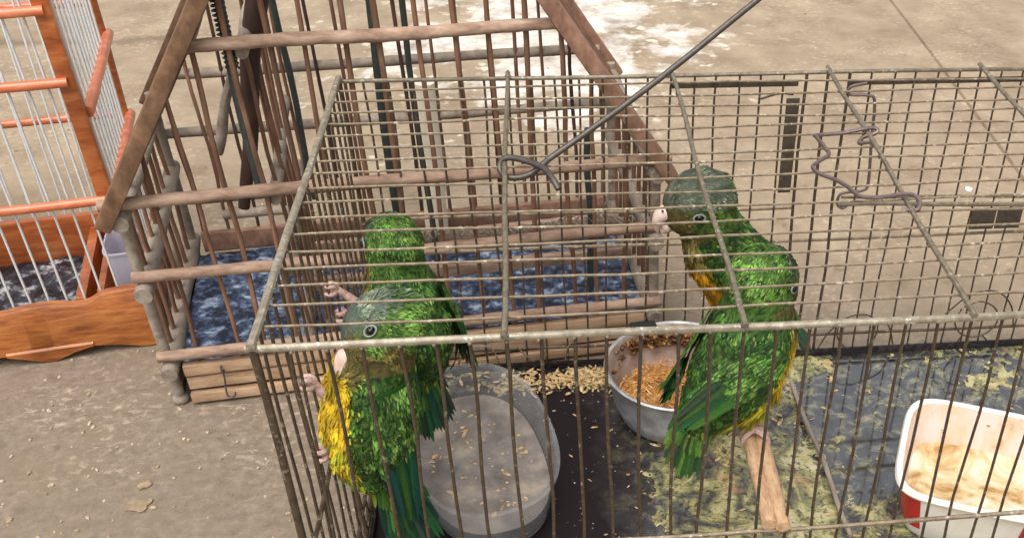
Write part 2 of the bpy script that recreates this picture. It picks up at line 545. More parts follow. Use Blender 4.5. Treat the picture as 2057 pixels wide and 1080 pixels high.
def wob(a, b, amp=0.0006, nseg=6):
    """a nearly straight line with hand-bent wobble"""
    a, b = Vector(a), Vector(b)
    d = (b - a).normalized()
    s1 = d.orthogonal().normalized()
    s2 = d.cross(s1)
    p1, p2 = rnd.random() * 6.28, rnd.random() * 6.28
    w1, w2 = rnd.uniform(.6, 1.8), rnd.uniform(.6, 1.8)
    out = []
    for i in range(nseg + 1):
        t = i / nseg
        k = math.sin(math.pi * t) ** .5
        out.append(a.lerp(b, t) + (s1 * math.sin(p1 + t * 6.28 * w1) + s2 * math.sin(p2 + t * 6.28 * w2)) * amp * k
                   + (s1 * rnd.uniform(-1, 1) + s2 * rnd.uniform(-1, 1)) * amp * .25 * k)
    return out


def wire(name, a, b, r, mat, parent, amp=0.0006, nseg=6, seg=6):
    return MB().tube(wob(a, b, amp, nseg), r, seg).build(name, mat, parent)


def stick(name, a, b, r, mat, parent, amp=0.001, nseg=9, seg=10, r2=None, rj=0.06):
    r2 = r if r2 is None else r2
    rr = [(r + (r2 - r) * i / nseg) * (1 + rnd.uniform(-rj, rj)) for i in range(nseg + 1)]
    rr[0] *= .93
    rr[-1] *= .93
    return MB().tube(wob(a, b, amp, nseg), rr, seg).build(name, mat, parent)


def catmull(pts, sub=6):
    pts = [Vector(p) for p in pts]
    P = [pts[0] * 2 - pts[1]] + pts + [pts[-1] * 2 - pts[-2]]
    out = []
    for i in range(1, len(P) - 2):
        for k in range(sub):
            t = k / sub
            a, b, c_, d = P[i - 1], P[i], P[i + 1], P[i + 2]
            out.append(0.5 * ((2 * b) + (c_ - a) * t + (2 * a - 5 * b + 4 * c_ - d) * t * t + (3 * b - a - 3 * c_ + d) * t ** 3))
    out.append(pts[-1])
    return out


# ================================================================== ground
def ground():
    J0, J1 = Vector((0.8432, 1.5007)), Vector((0.825, 0.8065))
    d = (J0 - J1).normalized()
    nrm = Vector((d.y, -d.x))            # to the right
    far0, far1 = J1 - d * 60, J1 + d * 60
    g = 0.003
    mb = MB()
    def pt(p, off, z):
        q = p + nrm * off
        return (q.x, q.y, z)
    xs = [-60, -6, -2, -g, -g * .4]
    zs = [0, 0, 0, 0, -.004]
    ys = [i for i in range(2)]
    rows = [(-60, 0), (-5, 0), (-1.5, 0), (-g, 0), (-g * .3, -.005), (g * .3, -.005), (g, 0), (1.5, 0), (5, 0), (60, 0)]
    cuts = [-60, -6, -2, -1, -.4, 0, .4, .8, 1.2, 2, 6, 60]
    vs_, fs_ = [], []
    for k, c_ in enumerate(cuts):
        for off, z in rows:
            p = J1 + d * c_
            w = 0.0
            if abs(off) < .01 and abs(c_) < 5:
                w = 0.004 * math.sin(c_ * 7)
            vs_.append(pt(p, off + w, z))
    L = len(rows)
    for k in range(len(cuts) - 1):
        for i in range(L - 1):
            fs_.append([k * L + i, k * L + i + 1, (k + 1) * L + i + 1, (k + 1) * L + i])
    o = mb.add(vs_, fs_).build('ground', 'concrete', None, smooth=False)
    o['kind'] = 'structure'
    # loose grit lying on the slab
    mb = MB()
    for i in range(320):
        x = rnd.uniform(-.75, 1.0)
        y = rnd.uniform(.15, 1.55)
        if rnd.random() < .4:
            x, y = rnd.uniform(-.34, 0.0), rnd.uniform(.12, .46)
        s = rnd.uniform(.0008, .0022) * (1.6 if rnd.random() < .08 else 1)
        m = Matrix.Rotation(rnd.random() * 6, 3, 'Z') @ Matrix.Rotation(rnd.uniform(-.5, .5), 3, 'X')
        mb.ball((x, y, s * .3), (s * rnd.uniform(.8, 1.8), s, s * .6), m, 5, 4)
    o = mb.build('loose_grit', 'grit', None, smooth=False, kind='stuff')
    tag(o, 'loose pale grit scattered over the concrete floor', 'grit')
ground()


def flat_scrap(name, c, r, mat, label, cat, seed, stretch=1.0, rot=0.0):
    mb = MB()
    nn = 18
    vs_ = [Vector((0, 0, .0016))]
    for i in range(nn):
        a = 2 * math.pi * i / nn
        k = r * (1 + .55 * noise.noise(Vector((math.cos(a) * 1.4 + seed, math.sin(a) * 1.4, seed))))
        p = Vector((math.cos(a) * k * stretch, math.sin(a) * k, 0))
        p = Matrix.Rotation(rot, 3, 'Z') @ p
        vs_.append(p + Vector((0, 0, .0010 + .0006 * noise.noise(Vector((a, seed, 0))))))
    for i in range(nn):
        vs_.append(vs_[1 + i] - Vector((0, 0, .0012)))
    fs_ = [[0, 1 + i, 1 + (i + 1) % nn] for i in range(nn)]
    fs_ += [[1 + (i + 1) % nn, 1 + i, 1 + nn + i, 1 + nn + (i + 1) % nn] for i in range(nn)]
    o = mb.add(vs_, fs_).build(name, mat, None, loc=(c[0], c[1], 0.0008))
    tag(o, label, cat)
flat_scrap('flat_stain', (-.2008, .2134), .0080, 'stain', 'larger flat tan stain on the concrete at lower left', 'stain', 3.3, 1.35)  # flat stains on the concrete, modelled as thin raised scraps
flat_scrap('flat_stain', (-.2025, .2385), .0045, 'stain', 'smaller flat tan stain just behind the larger one', 'stain', 7.7, 1.5, .5)
flat_scrap('paper_scrap', (.735, .7365), .006, 'paper', 'tiny white paper scrap on the concrete behind the wire cage', 'paper', 5.1, 0.8)

# ================================================================== the wire cage
CX, CD, CH = 0.70, 0.379, 0.315
cage = thing('wire_cage', 'large rusty wire cage holding four green parrots', 'cage', (0, 0, 0))
S = 0.14
# thick frame rods of the top
for a, b, r in [((-.004, 0, CH), (CX, 0, CH), .0024), ((0, -.003, CH + .003), (0, CD, CH + .003), .0027),
                ((-.003, CD, CH), (CX, CD, CH), .0019), ((CX, 0, CH + .003), (CX, CD, CH + .003), .0036)]:
    wire('frame_rod', a, b, r, 'frame_wire' if r > .0022 else 'cross_wire', cage, .0007, 14, 8)
for i in range(1, 5):
    wire('cross_bar', (S * i, -.004, CH + .0030), (S * i, CD + .006, CH + .0030), .0019, 'cross_wire', cage, .0012, 14, 8)
# top wires running the length
for j in range(1, 18):
    y = CD * j / 18 + rnd.uniform(-.0012, .0012)
    wire('top_wire', (0, y, CH + rnd.uniform(-.0005, .0005)), (CX, y + rnd.uniform(-.0012, .0012), CH), .00095, 'wire', cage, .0013, 30)
# corner posts
for x, y in [(0, 0), (0, CD), (CX, 0), (CX, CD)]:
    wire('corner_post', (x, y, 0), (x, y, CH), .0027 if y == 0 else .002, 'wire_dark' , cage, .0008, 8, 8)
# uprights front and back
NB = 35
for i in range(1, NB):
    x = CX * i / NB + rnd.uniform(-.0012, .0012)
    wire('front_wire', (x + rnd.uniform(-.002, .002), .001, .006), (x, .001, CH), .00115, 'wire_dark', cage, .0012, 12)
for i in range(1, NB):
    x = CX * i / NB + rnd.uniform(-.001, .001)
    if .385 < x < .395:
        continue
    wire('back_wire', (x + rnd.uniform(-.002, .002), CD - .001, .006), (x, CD - .001, CH), .0010 if i not in (20, 21, 22) else .0015, 'wire_dark', cage, .0012, 12)
ND = 19
for i in range(1, ND):
    y = CD * i / ND + rnd.uniform(-.001, .001)
    wire('side_wire', (.0, y, .006), (.0, y, CH), .00115, 'wire_dark', cage, .001, 9)
    wire('side_wire', (CX, y, .006), (CX, y, CH), .0012, 'wire_dark', cage, .001, 9)
# horizontal wires of the walls
wire('girdle_wire', (0, -.0015, .144), (CX, -.0015, .144), .0017, 'wire', cage, .0012, 24)
wire('girdle_wire', (.0015, 0, .144), (.0015, CD, .144), .0017, 'wire_dark', cage, .0008, 12)
wire('girdle_wire', (0, CD + .001, .146), (CX, CD + .001, .145), .0018, 'wire', cage, .001, 20)
wire('girdle_wire', (0, CD + .001, .183), (.40, CD + .001, .181), .0016, 'wire', cage, .001, 20)
for z, r in ((.006, .0028), (.03, .0018)):
    wire('bottom_rail', (0, 0, z), (CX, 0, z), r, 'wire_dark', cage, .0006, 10)
    wire('bottom_rail', (0, CD, z), (CX, CD, z), r, 'wire_dark', cage, .0006, 10)
    wire('bottom_rail', (0, 0, z), (0, CD, z), r, 'wire_dark', cage, .0006, 10)
    wire('bottom_rail', (CX, 0, z), (CX, CD, z), r, 'wire_dark', cage, .0006, 10)
mb = MB()
for i in range(1, NB):
    mb.ball((CX * i / NB + rnd.uniform(-.001, .001), -.0012, CH - .0022 + rnd.uniform(-.0006, .0006)), (.0014, .0014, .0013), None, 7, 5)
    mb.ball((CX * i / NB, CD - .001, CH), (.0015, .0015, .0014), None, 6, 4)
for i in range(0, 6):
    mb.ball((S * i, -.001, CH + .0018), (.0026, .0024, .0022), None, 9, 6)
    mb.ball((S * i, CD, CH + .0018), (.0028, .0028, .0022), None, 8, 6)
    for j in range(1, 18):
        mb.ball((S * i, CD * j / 18, CH + .0012), (.0017, .0014, .0012), None, 6, 4)
mb.build('welds', 'cross_wire', cage, kind='stuff')
# doors of the back wall
MB().box((.3835, CD - .004, .200), (.3955, CD - .0025, .293), .0004).build('door_strip', 'flat_metal', cage)
MB().box((.281, CD + .0005, .3025), (.394, CD + .002, .3085), .0004).build('door_strip', 'flat_metal', cage)
MB().box((.439, CD + .0005, .3025), (.640, CD + .002, .3075), .0004).build('door_strip', 'flat_metal', cage)
MB().tube(catmull([(.36, CD - .003, .293), (.376, CD - .004, .298), (.389, CD - .004, .297)], 4), .0011, 6).build('door_wire', 'wire_dark', cage)
MB().tube(catmull([(.455, CD - .004, .306), (.442, CD - .004, .3035), (.4385, CD - .004, .299), (.442, CD - .004, .2955), (.458, CD - .004, .2945), (.4645, CD - .004, .288),
                   (.467, CD - .004, .25), (.470, CD - .004, .208), (.466, CD - .004, .2), (.452, CD - .004, .1985), (.444, CD - .004, .196), (.4425, CD - .004, .187), (.448, CD - .004, .1815), (.4545, CD - .004, .186)], 5), .0015, 7).build('door_wire', 'latch_wire', cage)
wire('door_wire', (.446, CD - .004, .186), (CX, CD - .004, .178), .0023, 'cross_wire', cage, .0008, 10, 7)
wire('door_wire', (.448, CD + .003, .1895), (CX, CD + .003, .183), .0014, 'wire', cage, .0008, 10, 7)
MB().box((.580, CD - .0035, .1525), (.605, CD - .002, .1755), .0005).build('name_plate', 'flat_metal', cage)
MB().box((.6065, CD - .0035, .1525), (.632, CD - .002, .1755), .0005).build('name_plate', 'flat_metal', cage)
# scroll work near the bottom of the back wall
def scroll(pts, r=.0009, mat='wire_dark'):
    MB().tube(catmull([(x, CD - .004, z) for x, z in pts], 6), r, 6).build('scroll_wire', mat, cage)
scroll([(.440, .008), (.452, .035), (.470, .053), (.488, .056), (.503, .048)])
scroll([(.463, .05), (.462, .03), (.475, .013), (.494, .013), (.504, .03), (.503, .05)])
scroll([(.503, .05), (.516, .04), (.524, .016), (.525, .004)])
scroll([(.592, .058), (.588, .04), (.600, .024), (.620, .022), (.634, .036), (.630, .055), (.612, .066), (.594, .06)])
scroll([(.575, .052), (.598, .075), (.625, .078), (.645, .06), (.655, .03)])
scroll([(.600, .024), (.593, .01), (.597, .003)])
scroll([(.622, .022), (.630, .012), (.626, .003)])
scroll([(.068, .010), (.075, .028), (.092, .038), (.105, .034), (.112, .012)], .0009, 'wire')
scroll([(.178, .004), (.18, .03), (.196, .047), (.222, .049), (.242, .038)], .0009, 'wire')
scroll([(.13, .036), (.14, .022), (.152, .012), (.158, .03)], .0009, 'wire')
# bent-wire latch hooked on the cross bar at x = .42
lz = CH + .0065
lp = [(.4187, .2345, lz - .004), (.411, .2375, lz - .006), (.4155, .243, lz - .004), (.4265, .2445, lz - .001), (.4225, .2468, lz + .002), (.400, .2435, lz), (.3775, .2402, lz),
      (.3765, .2365, lz), (.3785, .220, lz), (.379, .2075, lz), (.370, .1975, lz), (.3625, .188, lz), (.3645, .178, lz), (.3735, .168, lz),
      (.380, .158, lz), (.3835, .147, lz), (.388, .1405, lz), (.400, .139, lz), (.4195, .1388, lz + .002), (.4265, .1345, lz), (.424, .127, lz - .004), (.414, .131, lz - .006)]
MB().tube(catmull(lp, 5), .0016, 8).build('latch', 'latch_wire', cage)

# tray of the cage, its crust of droppings and the water standing on it
tray = MB()
TX0, TX1, TY0, TY1 = .006, CX - .006, .006, CD - .007
tray.box((TX0, TY0, .004), (TX1, TY1, .009), .001)
for a, b in [((TX0, TY0, .009), (TX1, TY0 + .003, .018)), ((TX0, TY1 - .003, .009), (TX1, TY1, .018)),
             ((TX0, TY0 + .003, .009), (TX0 + .003, TY1 - .003, .018)), ((TX1 - .003, TY0 + .003, .009), (TX1, TY1 - .003, .018))]:
    tray.box(a, b, .0006)
tray.build('tray', 'tray', cage)


def sm(x, a, b):
    t = max(0.0, min(1.0, (x - a) / (b - a)))
    return t * t * (3 - 2 * t)


def crust_h(x, y):
    p = Vector((x, y, 0.0))
    big = noise.fractal(p * 22, 1.0, 2.0, 4)
    mid_ = noise.fractal(p * 95 + Vector((5, 3, 1)), 0.7, 2.1, 5)
    # most of it lies in the middle under the perch and along the back; the right stands under water
    dens = -.75
    dens += 1.75 * sm(x, .225, .28) * (1 - sm(x, .37, .43)) * (1 - .35 * sm(y, .2, .3))
    dens += 1.05 * sm(y, .315, .345) * (1 - sm(x, .40, .5))
    dens += .75 * sm(x, .37, .42) * (1 - sm(y, .10, .17)) + .5 * sm(x, .53, .6) * sm(y, .26, .3)
    dens += .50 * sm(x, .36, .42)
    dens += .45 * sm(x, .15, .25) * (1 - sm(y, .10, .2))
    h = dens + big * .55 + mid_ * .55
    return h


mb = MB()
nx, ny = 420, 224
vs_ = []
for j in range(ny + 1):
    for i in range(nx + 1):
        x = TX0 + .0035 + (TX1 - TX0 - .007) * i / nx
        y = TY0 + .0035 + (TY1 - TY0 - .007) * j / ny
        h = crust_h(x, y)
        z = .0098 + max(-.0020, min(.0030, h * .0018))
        vs_.append((x, y, z))
fs_ = []
for j in range(ny):
    for i in range(nx):
        a = j * (nx + 1) + i
        fs_.append([a, a + 1, a + nx + 2, a + nx + 1])
mb.add(vs_, fs_)
mb.build('droppings', 'crust', cage, kind='stuff')
MB().box((TX0 + .0032, TY0 + .0032, .0078), (TX1 - .0032, TY1 - .0032, .0102), 0).build('water_film', 'film', cage, smooth=False)

# seed husks along the back, bits scattered over the tray
mb = MB()
for i in range(800):
    k = rnd.random()
    if k < .55:
        x, y = rnd.gauss(.195, .045), rnd.gauss(.350, .011)
    elif k < .75:
        x, y = rnd.gauss(.32, .05), rnd.gauss(.30, .05)
    else:
        x, y = rnd.uniform(.02, .68), rnd.uniform(.02, .36)
    if not (.012 < x < .685 and .012 < y < CD - .013):
        continue
    s = rnd.uniform(.0012, .0024) * rnd.uniform(.7, 1.5) * (.55 if k > .75 else 1)
    m = Matrix.Rotation(rnd.random() * 6.3, 3, 'Z') @ Matrix.Rotation(rnd.uniform(-.5, .5), 3, 'Y')
    zb = .0105 + max(0, min(.0030, crust_h(x, y) * .0018)) + (rnd.random() * .003 if k < .55 else 0)
    mb.ball((x, y, zb), (s * rnd.uniform(1.4, 2.6), s * rnd.uniform(.5, .9), s * .4), m, 6, 4)
tag(mb.build('seed_husks', 'husk', None, kind='stuff'), 'pale seed husks scattered over the wet cage tray', 'husks')

# thin grey stick lying on the tray
o = stick('fallen_stick', (.4025, .319, .0165), (.4105, .105, .0165), .0022, 'grey_wood', None, .0012)
tag(o, 'thin greyish stick lying lengthwise on the wet tray', 'stick')

# perch
pm = MB()
pp = []
for i in range(12):
    t = i / 11
    pp.append((.3128 + .002 * t + .0006 * math.sin(t * 9), -.006 + t * .388, .1505 + .0005 * math.sin(t * 13)))
for sx in (-.0044, .0044):
    pm.tube([(x + sx, y + (.002 if sx < 0 else -.001), z) for x, y, z in pp], [.0056 * (1 + .07 * math.sin(i * 2.1 + sx * 900)) for i in range(12)], 10, True, 0.85)
perch = pm.build('perch', 'perch_wood', None)
tag(perch, 'rough tan wooden perch running front to back in the wire cage', 'perch')
# the groove in its front end makes it look like two halves
# ------------------------------------------------------------------ hooked rod
hp = [(0.1765, 0.1747, 0.3165), (0.1733, 0.1807, 0.3205), (0.1695, 0.1900, 0.3225), (0.1643, 0.1982, 0.3228), (0.1555, 0.2072, 0.3225), (0.1448, 0.2145, 0.3220), (0.1382, 0.2163, 0.3205), (0.1351, 0.2147, 0.3170), (0.1355, 0.2108, 0.3130), (0.1405, 0.2048, 0.3115), (0.1495, 0.2042, 0.3115), (0.1571, 0.2063, 0.3130), (0.1642, 0.2080, 0.3175), (0.1710, 0.2133, 0.3210)]
rod_end = Vector((.3244, .2511, .4221))
hp2 = catmull(hp, 6)
base = Vector(hp[-1])
end = base + (rod_end - base) * 2.1
for i in range(1, 13):
    t = i / 12
    hp2.append(base.lerp(end, t) + Vector((0, 0, .010 * math.sin(math.pi * min(1, t * 2.1)) * -.35)))
o = MB().tube(hp2, .0023, 10).build('hooked_rod', 'hook_steel', None)
tag(o, 'long grey steel rod hooked around the cage top bar', 'hook')


# ================================================================== containers in the cage
def superloop(nn, ax, ay, e, rot=0.0):
    out = []
    for i in range(nn):
        t = 2 * math.pi * i / nn
        c_, s_ = math.cos(t), math.sin(t)
        x = math.copysign(abs(c_) ** (2 / e), c_) * ax
        y = math.copysign(abs(s_) ** (2 / e), s_) * ay
        out.append(Vector((x * math.cos(rot) - y * math.sin(rot), x * math.sin(rot) + y * math.cos(rot), 0)))
    return out


def vessel(name, profile, ax, ay, e, rot, mat, parent, nn=56, close=False):
    """profile: list of (scale, z) ; lofted superellipse"""
    mb = MB()
    vs_, fs_ = [], []
    for s_, z in profile:
        base_ = superloop(nn, max(ax + s_, .002), max(ay + s_, .002), e, rot)
        vs_ += [p + Vector((0, 0, z)) for p in base_]
    for j in range(len(profile) - 1):
        for i in range(nn):
            i2 = (i + 1) % nn
            fs_.append([j * nn + i, j * nn + i2, (j + 1) * nn + i2, (j + 1) * nn + i])
    if close:
        fs_.append([i for i in range(nn)][::-1])
        fs_.append([(len(profile) - 1) * nn + i for i in range(nn)])
    mb.add(vs_, fs_)
    return mb.build(name, mat, parent)


def surface(name, ax, ay, e, rot, z, mat, parent, amp=0.0, rings=10, nn=56, freq=40):
    mb = MB()
    vs_ = [Vector((0, 0, z))]
    for j in range(1, rings + 1):
        for p in superloop(nn, ax * j / rings, ay * j / rings, e, rot):
            vs_.append(p + Vector((0, 0, z + amp * noise.fractal(p * freq, 1, 2, 4))))
    fs_ = [[0, 1 + i, 1 + (i + 1) % nn] for i in range(nn)]
    for j in range(rings - 1):
        for i in range(nn):
            i2 = (i + 1) % nn
            fs_.append([1 + j * nn + i, 1 + (j + 1) * nn + i, 1 + (j + 1) * nn + i2, 1 + j * nn + i2])
    return mb.add(vs_, fs_).build(name, mat, parent)


# clear water tub
tub = thing('water_tub', 'clear scuffed plastic tub of murky water beside left parrots', 'tub', (.098, .212, .0115))
TA, TB, TE, TR = .061, .100, 2.5, R(14)
wall = [(-.012, .0005), (-.009, .001), (-.0075, .004), (-.004, .022), (-.001, .044), (0, .049), (.0028, .0495), (.0030, .0515), (0, .0520), (-.0018, .0495), (-.0028, .044), (-.0060, .022), (-.0095, .005), (-.012, .003)]
vessel('wall', wall, TA, TB, TE, TR, 'clear', tub)
surface('bottom', TA - .012, TB - .012, TE, TR, .002, 'clear', tub)
surface('water', TA - .0068, TB - .0068, TE, TR, .021, 'murk', tub)
mb = MB()
for i in range(80):
    a = rnd.random() * 6.28
    k = math.sqrt(rnd.random()) * .86
    p = Matrix.Rotation(TR, 3, 'Z') @ Vector((math.cos(a) * k * (TA - .01), math.sin(a) * k * (TB - .01), .0213))
    s = rnd.uniform(.0006, .0018) * (1.8 if rnd.random() < .12 else 1)
    mb.ball(p, (s * rnd.uniform(1, 2.6), s * rnd.uniform(.6, 1.3), s * .3), Matrix.Rotation(rnd.random() * 6, 3, 'Z'), 6, 4)
o = mb.build('floating_bits', 'husk', tub, kind='stuff')

# aluminium food bowl
bowl = thing('food_bowl', 'round whitish metal bowl of shredded food behind the perched parrots', 'bowl', (.283, .291, .0115))
pr = [(-.030, 0), (-.018, .0005), (-.0125, .004), (-.006, .022), (-.001, .052), (.0015, .0545), (.0025, .0565), (.001, .0578), (-.0012, .0565), (-.0025, .052), (-.008, .022), (-.0145, .006), (-.022, .003), (-.06, .0025)]
k = [i for i, p_ in enumerate(pr)]
vessel('shell', pr[:9], .068, .068, 2, 0, 'alu', bowl)
vessel('lining', pr[8:], .068, .068, 2, 0, 'alu_in', bowl)
surface('food_bed', .056, .056, 2, 0, .014, 'shred', bowl, .006)
mb = MB()
for i in range(420):
    a = rnd.random() * 6.28
    k = math.sqrt(rnd.random()) * .054
    x, y = math.cos(a) * k, math.sin(a) * k
    z = .017 + rnd.random() * .007 + max(0, -x * .12)
    l = rnd.uniform(.004, .010)
    d = Vector((rnd.uniform(-1, 1), rnd.uniform(-1, 1), rnd.uniform(-.25, .4))).normalized() * l
    s = d.cross(Vector((0, 0, 1))) * rnd.uniform(-.4, .4)
    p = Vector((x, y, z))
    if (p + d).xy.length > .058 or (p - d).xy.length > .058:
        continue
    mb.tube([p - d * .5, p + s * .6, p + d * .5 ], [.0007, .0011, .0006], 5)
mb.build('food_shreds', 'shred', bowl, kind='stuff')
# dried dark crust stuck inside the far wall
mb = MB()
for i in range(520):
    a = R(rnd.gauss(82, 26))
    z = rnd.uniform(.036, .053)
    r = .0625 - (.053 - z) * .14 + rnd.uniform(-.003, .002)
    s = rnd.uniform(.0006, .0024)
    mb.ball((math.cos(a) * r, math.sin(a) * r, z), (s * rnd.uniform(1, 2.4), s, s * rnd.uniform(.5, 1.2)), Matrix.Rotation(rnd.random() * 6, 3, 'Z'), 6, 5)
mb.build('dried_crust', 'mush', bowl, kind='stuff')
mb = MB()
mb.box((-.034, .062, .045), (-.008, .070, .061), .002, Matrix.Rotation(R(6), 3, 'Z'))
mb.box((-.034, .055, .058), (-.008, .062, .061), .001, Matrix.Rotation(R(6), 3, 'Z'))
mb.build('clip', 'black', bowl)

# square tub of mash
yt = thing('mash_tub', 'white square tub with red sides holding milky mash', 'tub', (.527, .138, .0115))
YA, YE, YR = .0665, 5.0, R(-23)
vessel('rim', [(-.001, .0525), (.0022, .0530), (.0034, .0555), (.0022, .0580), (-.0005, .0585), (-.0026, .0570)], YA, YA, YE, YR, 'tub_white', yt)
vessel('wall', [(-.018, 0), (-.0115, .001), (-.010, .004), (-.0055, .026), (-.001, .0525)], YA, YA, YE, YR, 'tub_white', yt)
vessel('lining', [(-.0026, .0570), (-.0035, .052), (-.0085, .026), (-.0125, .005), (-.03, .003)], YA, YA, YE, YR, 'tub_in', yt)
surface('mash', YA - .0102, YA - .0102, YE, YR, .0175, 'mash', yt, .0010, 14, 56, 30)
# red printed panels: one patch around each corner of the side, 0.4 mm proud
def band(t0, t1, z0, z1):
    loop0 = superloop(200, YA, YA, YE, YR)
    vs_, fs_ = [], []
    m = 16
    for j in range(7):
        z = z0 + (z1 - z0) * j / 6
        sc = -.0055 + (z - .026) / (.0525 - .026) * .0045 if z > .026 else -.010 + (z - .004) / .022 * .0045
        lp_ = superloop(200, YA + sc + .0004, YA + sc + .0004, YE, YR)
        for i in range(m + 1):
            t = (t0 + (t1 - t0) * i / m) % 1.0 * 200
            a = int(t) % 200
            vs_.append(lp_[a].lerp(lp_[(a + 1) % 200], t - int(t)) + Vector((0, 0, z)))
    for j in range(6):
        for i in range(m):
            fs_.append([j * (m + 1) + i, j * (m + 1) + i + 1, (j + 1) * (m + 1) + i + 1, (j + 1) * (m + 1) + i])
    MB().add(vs_, fs_).build('red_print', 'red', yt)
band(.49, .69, .012, .0525)
band(.80, .90, .012, .0525)
band(.95, 1.10, .012, .0525)
band(.25, .40, .012, .0525)
for x, y in ((-.03, .02), (.01, -.01), (.03, .025), (.0, .03), (-.02, -.03)):
    pass

# ================================================================== birds
GREEN = [(0.042, 0.124, 0.021), (0.069, 0.182, 0.029), (0.111, 0.218, 0.039), (0.026, 0.073, 0.017), (0.018, 0.044, 0.015)]
DARK = [(.012, .05, .014), (.020, .08, .018), (.012, .035, .022), (.05, .06, .045)]
CROWN = [(.15, .19, .14), (.20, .24, .18), (.11, .16, .11)]
OLIVE = [(.16, .14, .045), (.22, .18, .06), (.10, .10, .03)]
YELLOW = [(.62, .42, .025), (.62, .36, .015), (.54, .46, .035)]
YGREEN = [(.34, .37, .03), (.24, .33, .03), (.44, .42, .04)]
TEAL = [(.010, .085, .055), (.012, .06, .05), (.02, .12, .04)]
BRIGHT = [(0.082, 0.210, 0.028), (0.128, 0.254, 0.042), (0.184, 0.270, 0.070)]
ORANGE = [(.52, .26, .015), (.42, .22, .02), (.58, .33, .02)]


def pick(pal, jit=.25):
    c_ = Vector(rnd.choice(pal)).lerp(Vector(rnd.choice(pal)), rnd.random())
    k = 1 + rnd.uniform(-jit, jit) * .4
    return (c_[0] * k, c_[1] * k, c_[2] * k)


def feather(mb, p, nrm, d, L, W, lift, curl, col, droop=0.18, twist=0.0, two=0.8):
    d = (d - nrm * d.dot(nrm))
    if d.length < 1e-6:
        d = nrm.orthogonal()
    d.normalize()
    s = nrm.cross(d)
    if twist:
        s = (s + nrm * twist).normalized()
    up = d.cross(s)
    if up.dot(nrm) < 0:
        up = -up
    vs_ = []
    for t, w in ((0.0, .45), (.35, 1.0), (.70, .95), (.92, .55)):
        c_ = p + d * (L * t) + nrm * (L * (lift * t - curl * t * t))
        hw = W * .5 * w
        vs_ += [c_ - s * hw - up * (W * droop * w), c_, c_ + s * hw - up * (W * droop * w)]
    tip = p + d * L + nrm * (L * (lift - curl))
    vs_.append(tip)
    fs_ = [[0, 1, 4, 3], [1, 2, 5, 4], [3, 4, 7, 6], [4, 5, 8, 7], [6, 7, 10, 9], [7, 8, 11, 10], [9, 10, 12], [10, 11, 12]]
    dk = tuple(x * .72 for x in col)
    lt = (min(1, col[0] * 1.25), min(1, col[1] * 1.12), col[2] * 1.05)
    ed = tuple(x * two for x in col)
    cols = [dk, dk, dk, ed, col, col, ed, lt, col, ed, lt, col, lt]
    mb.add(vs_, fs_, cols)


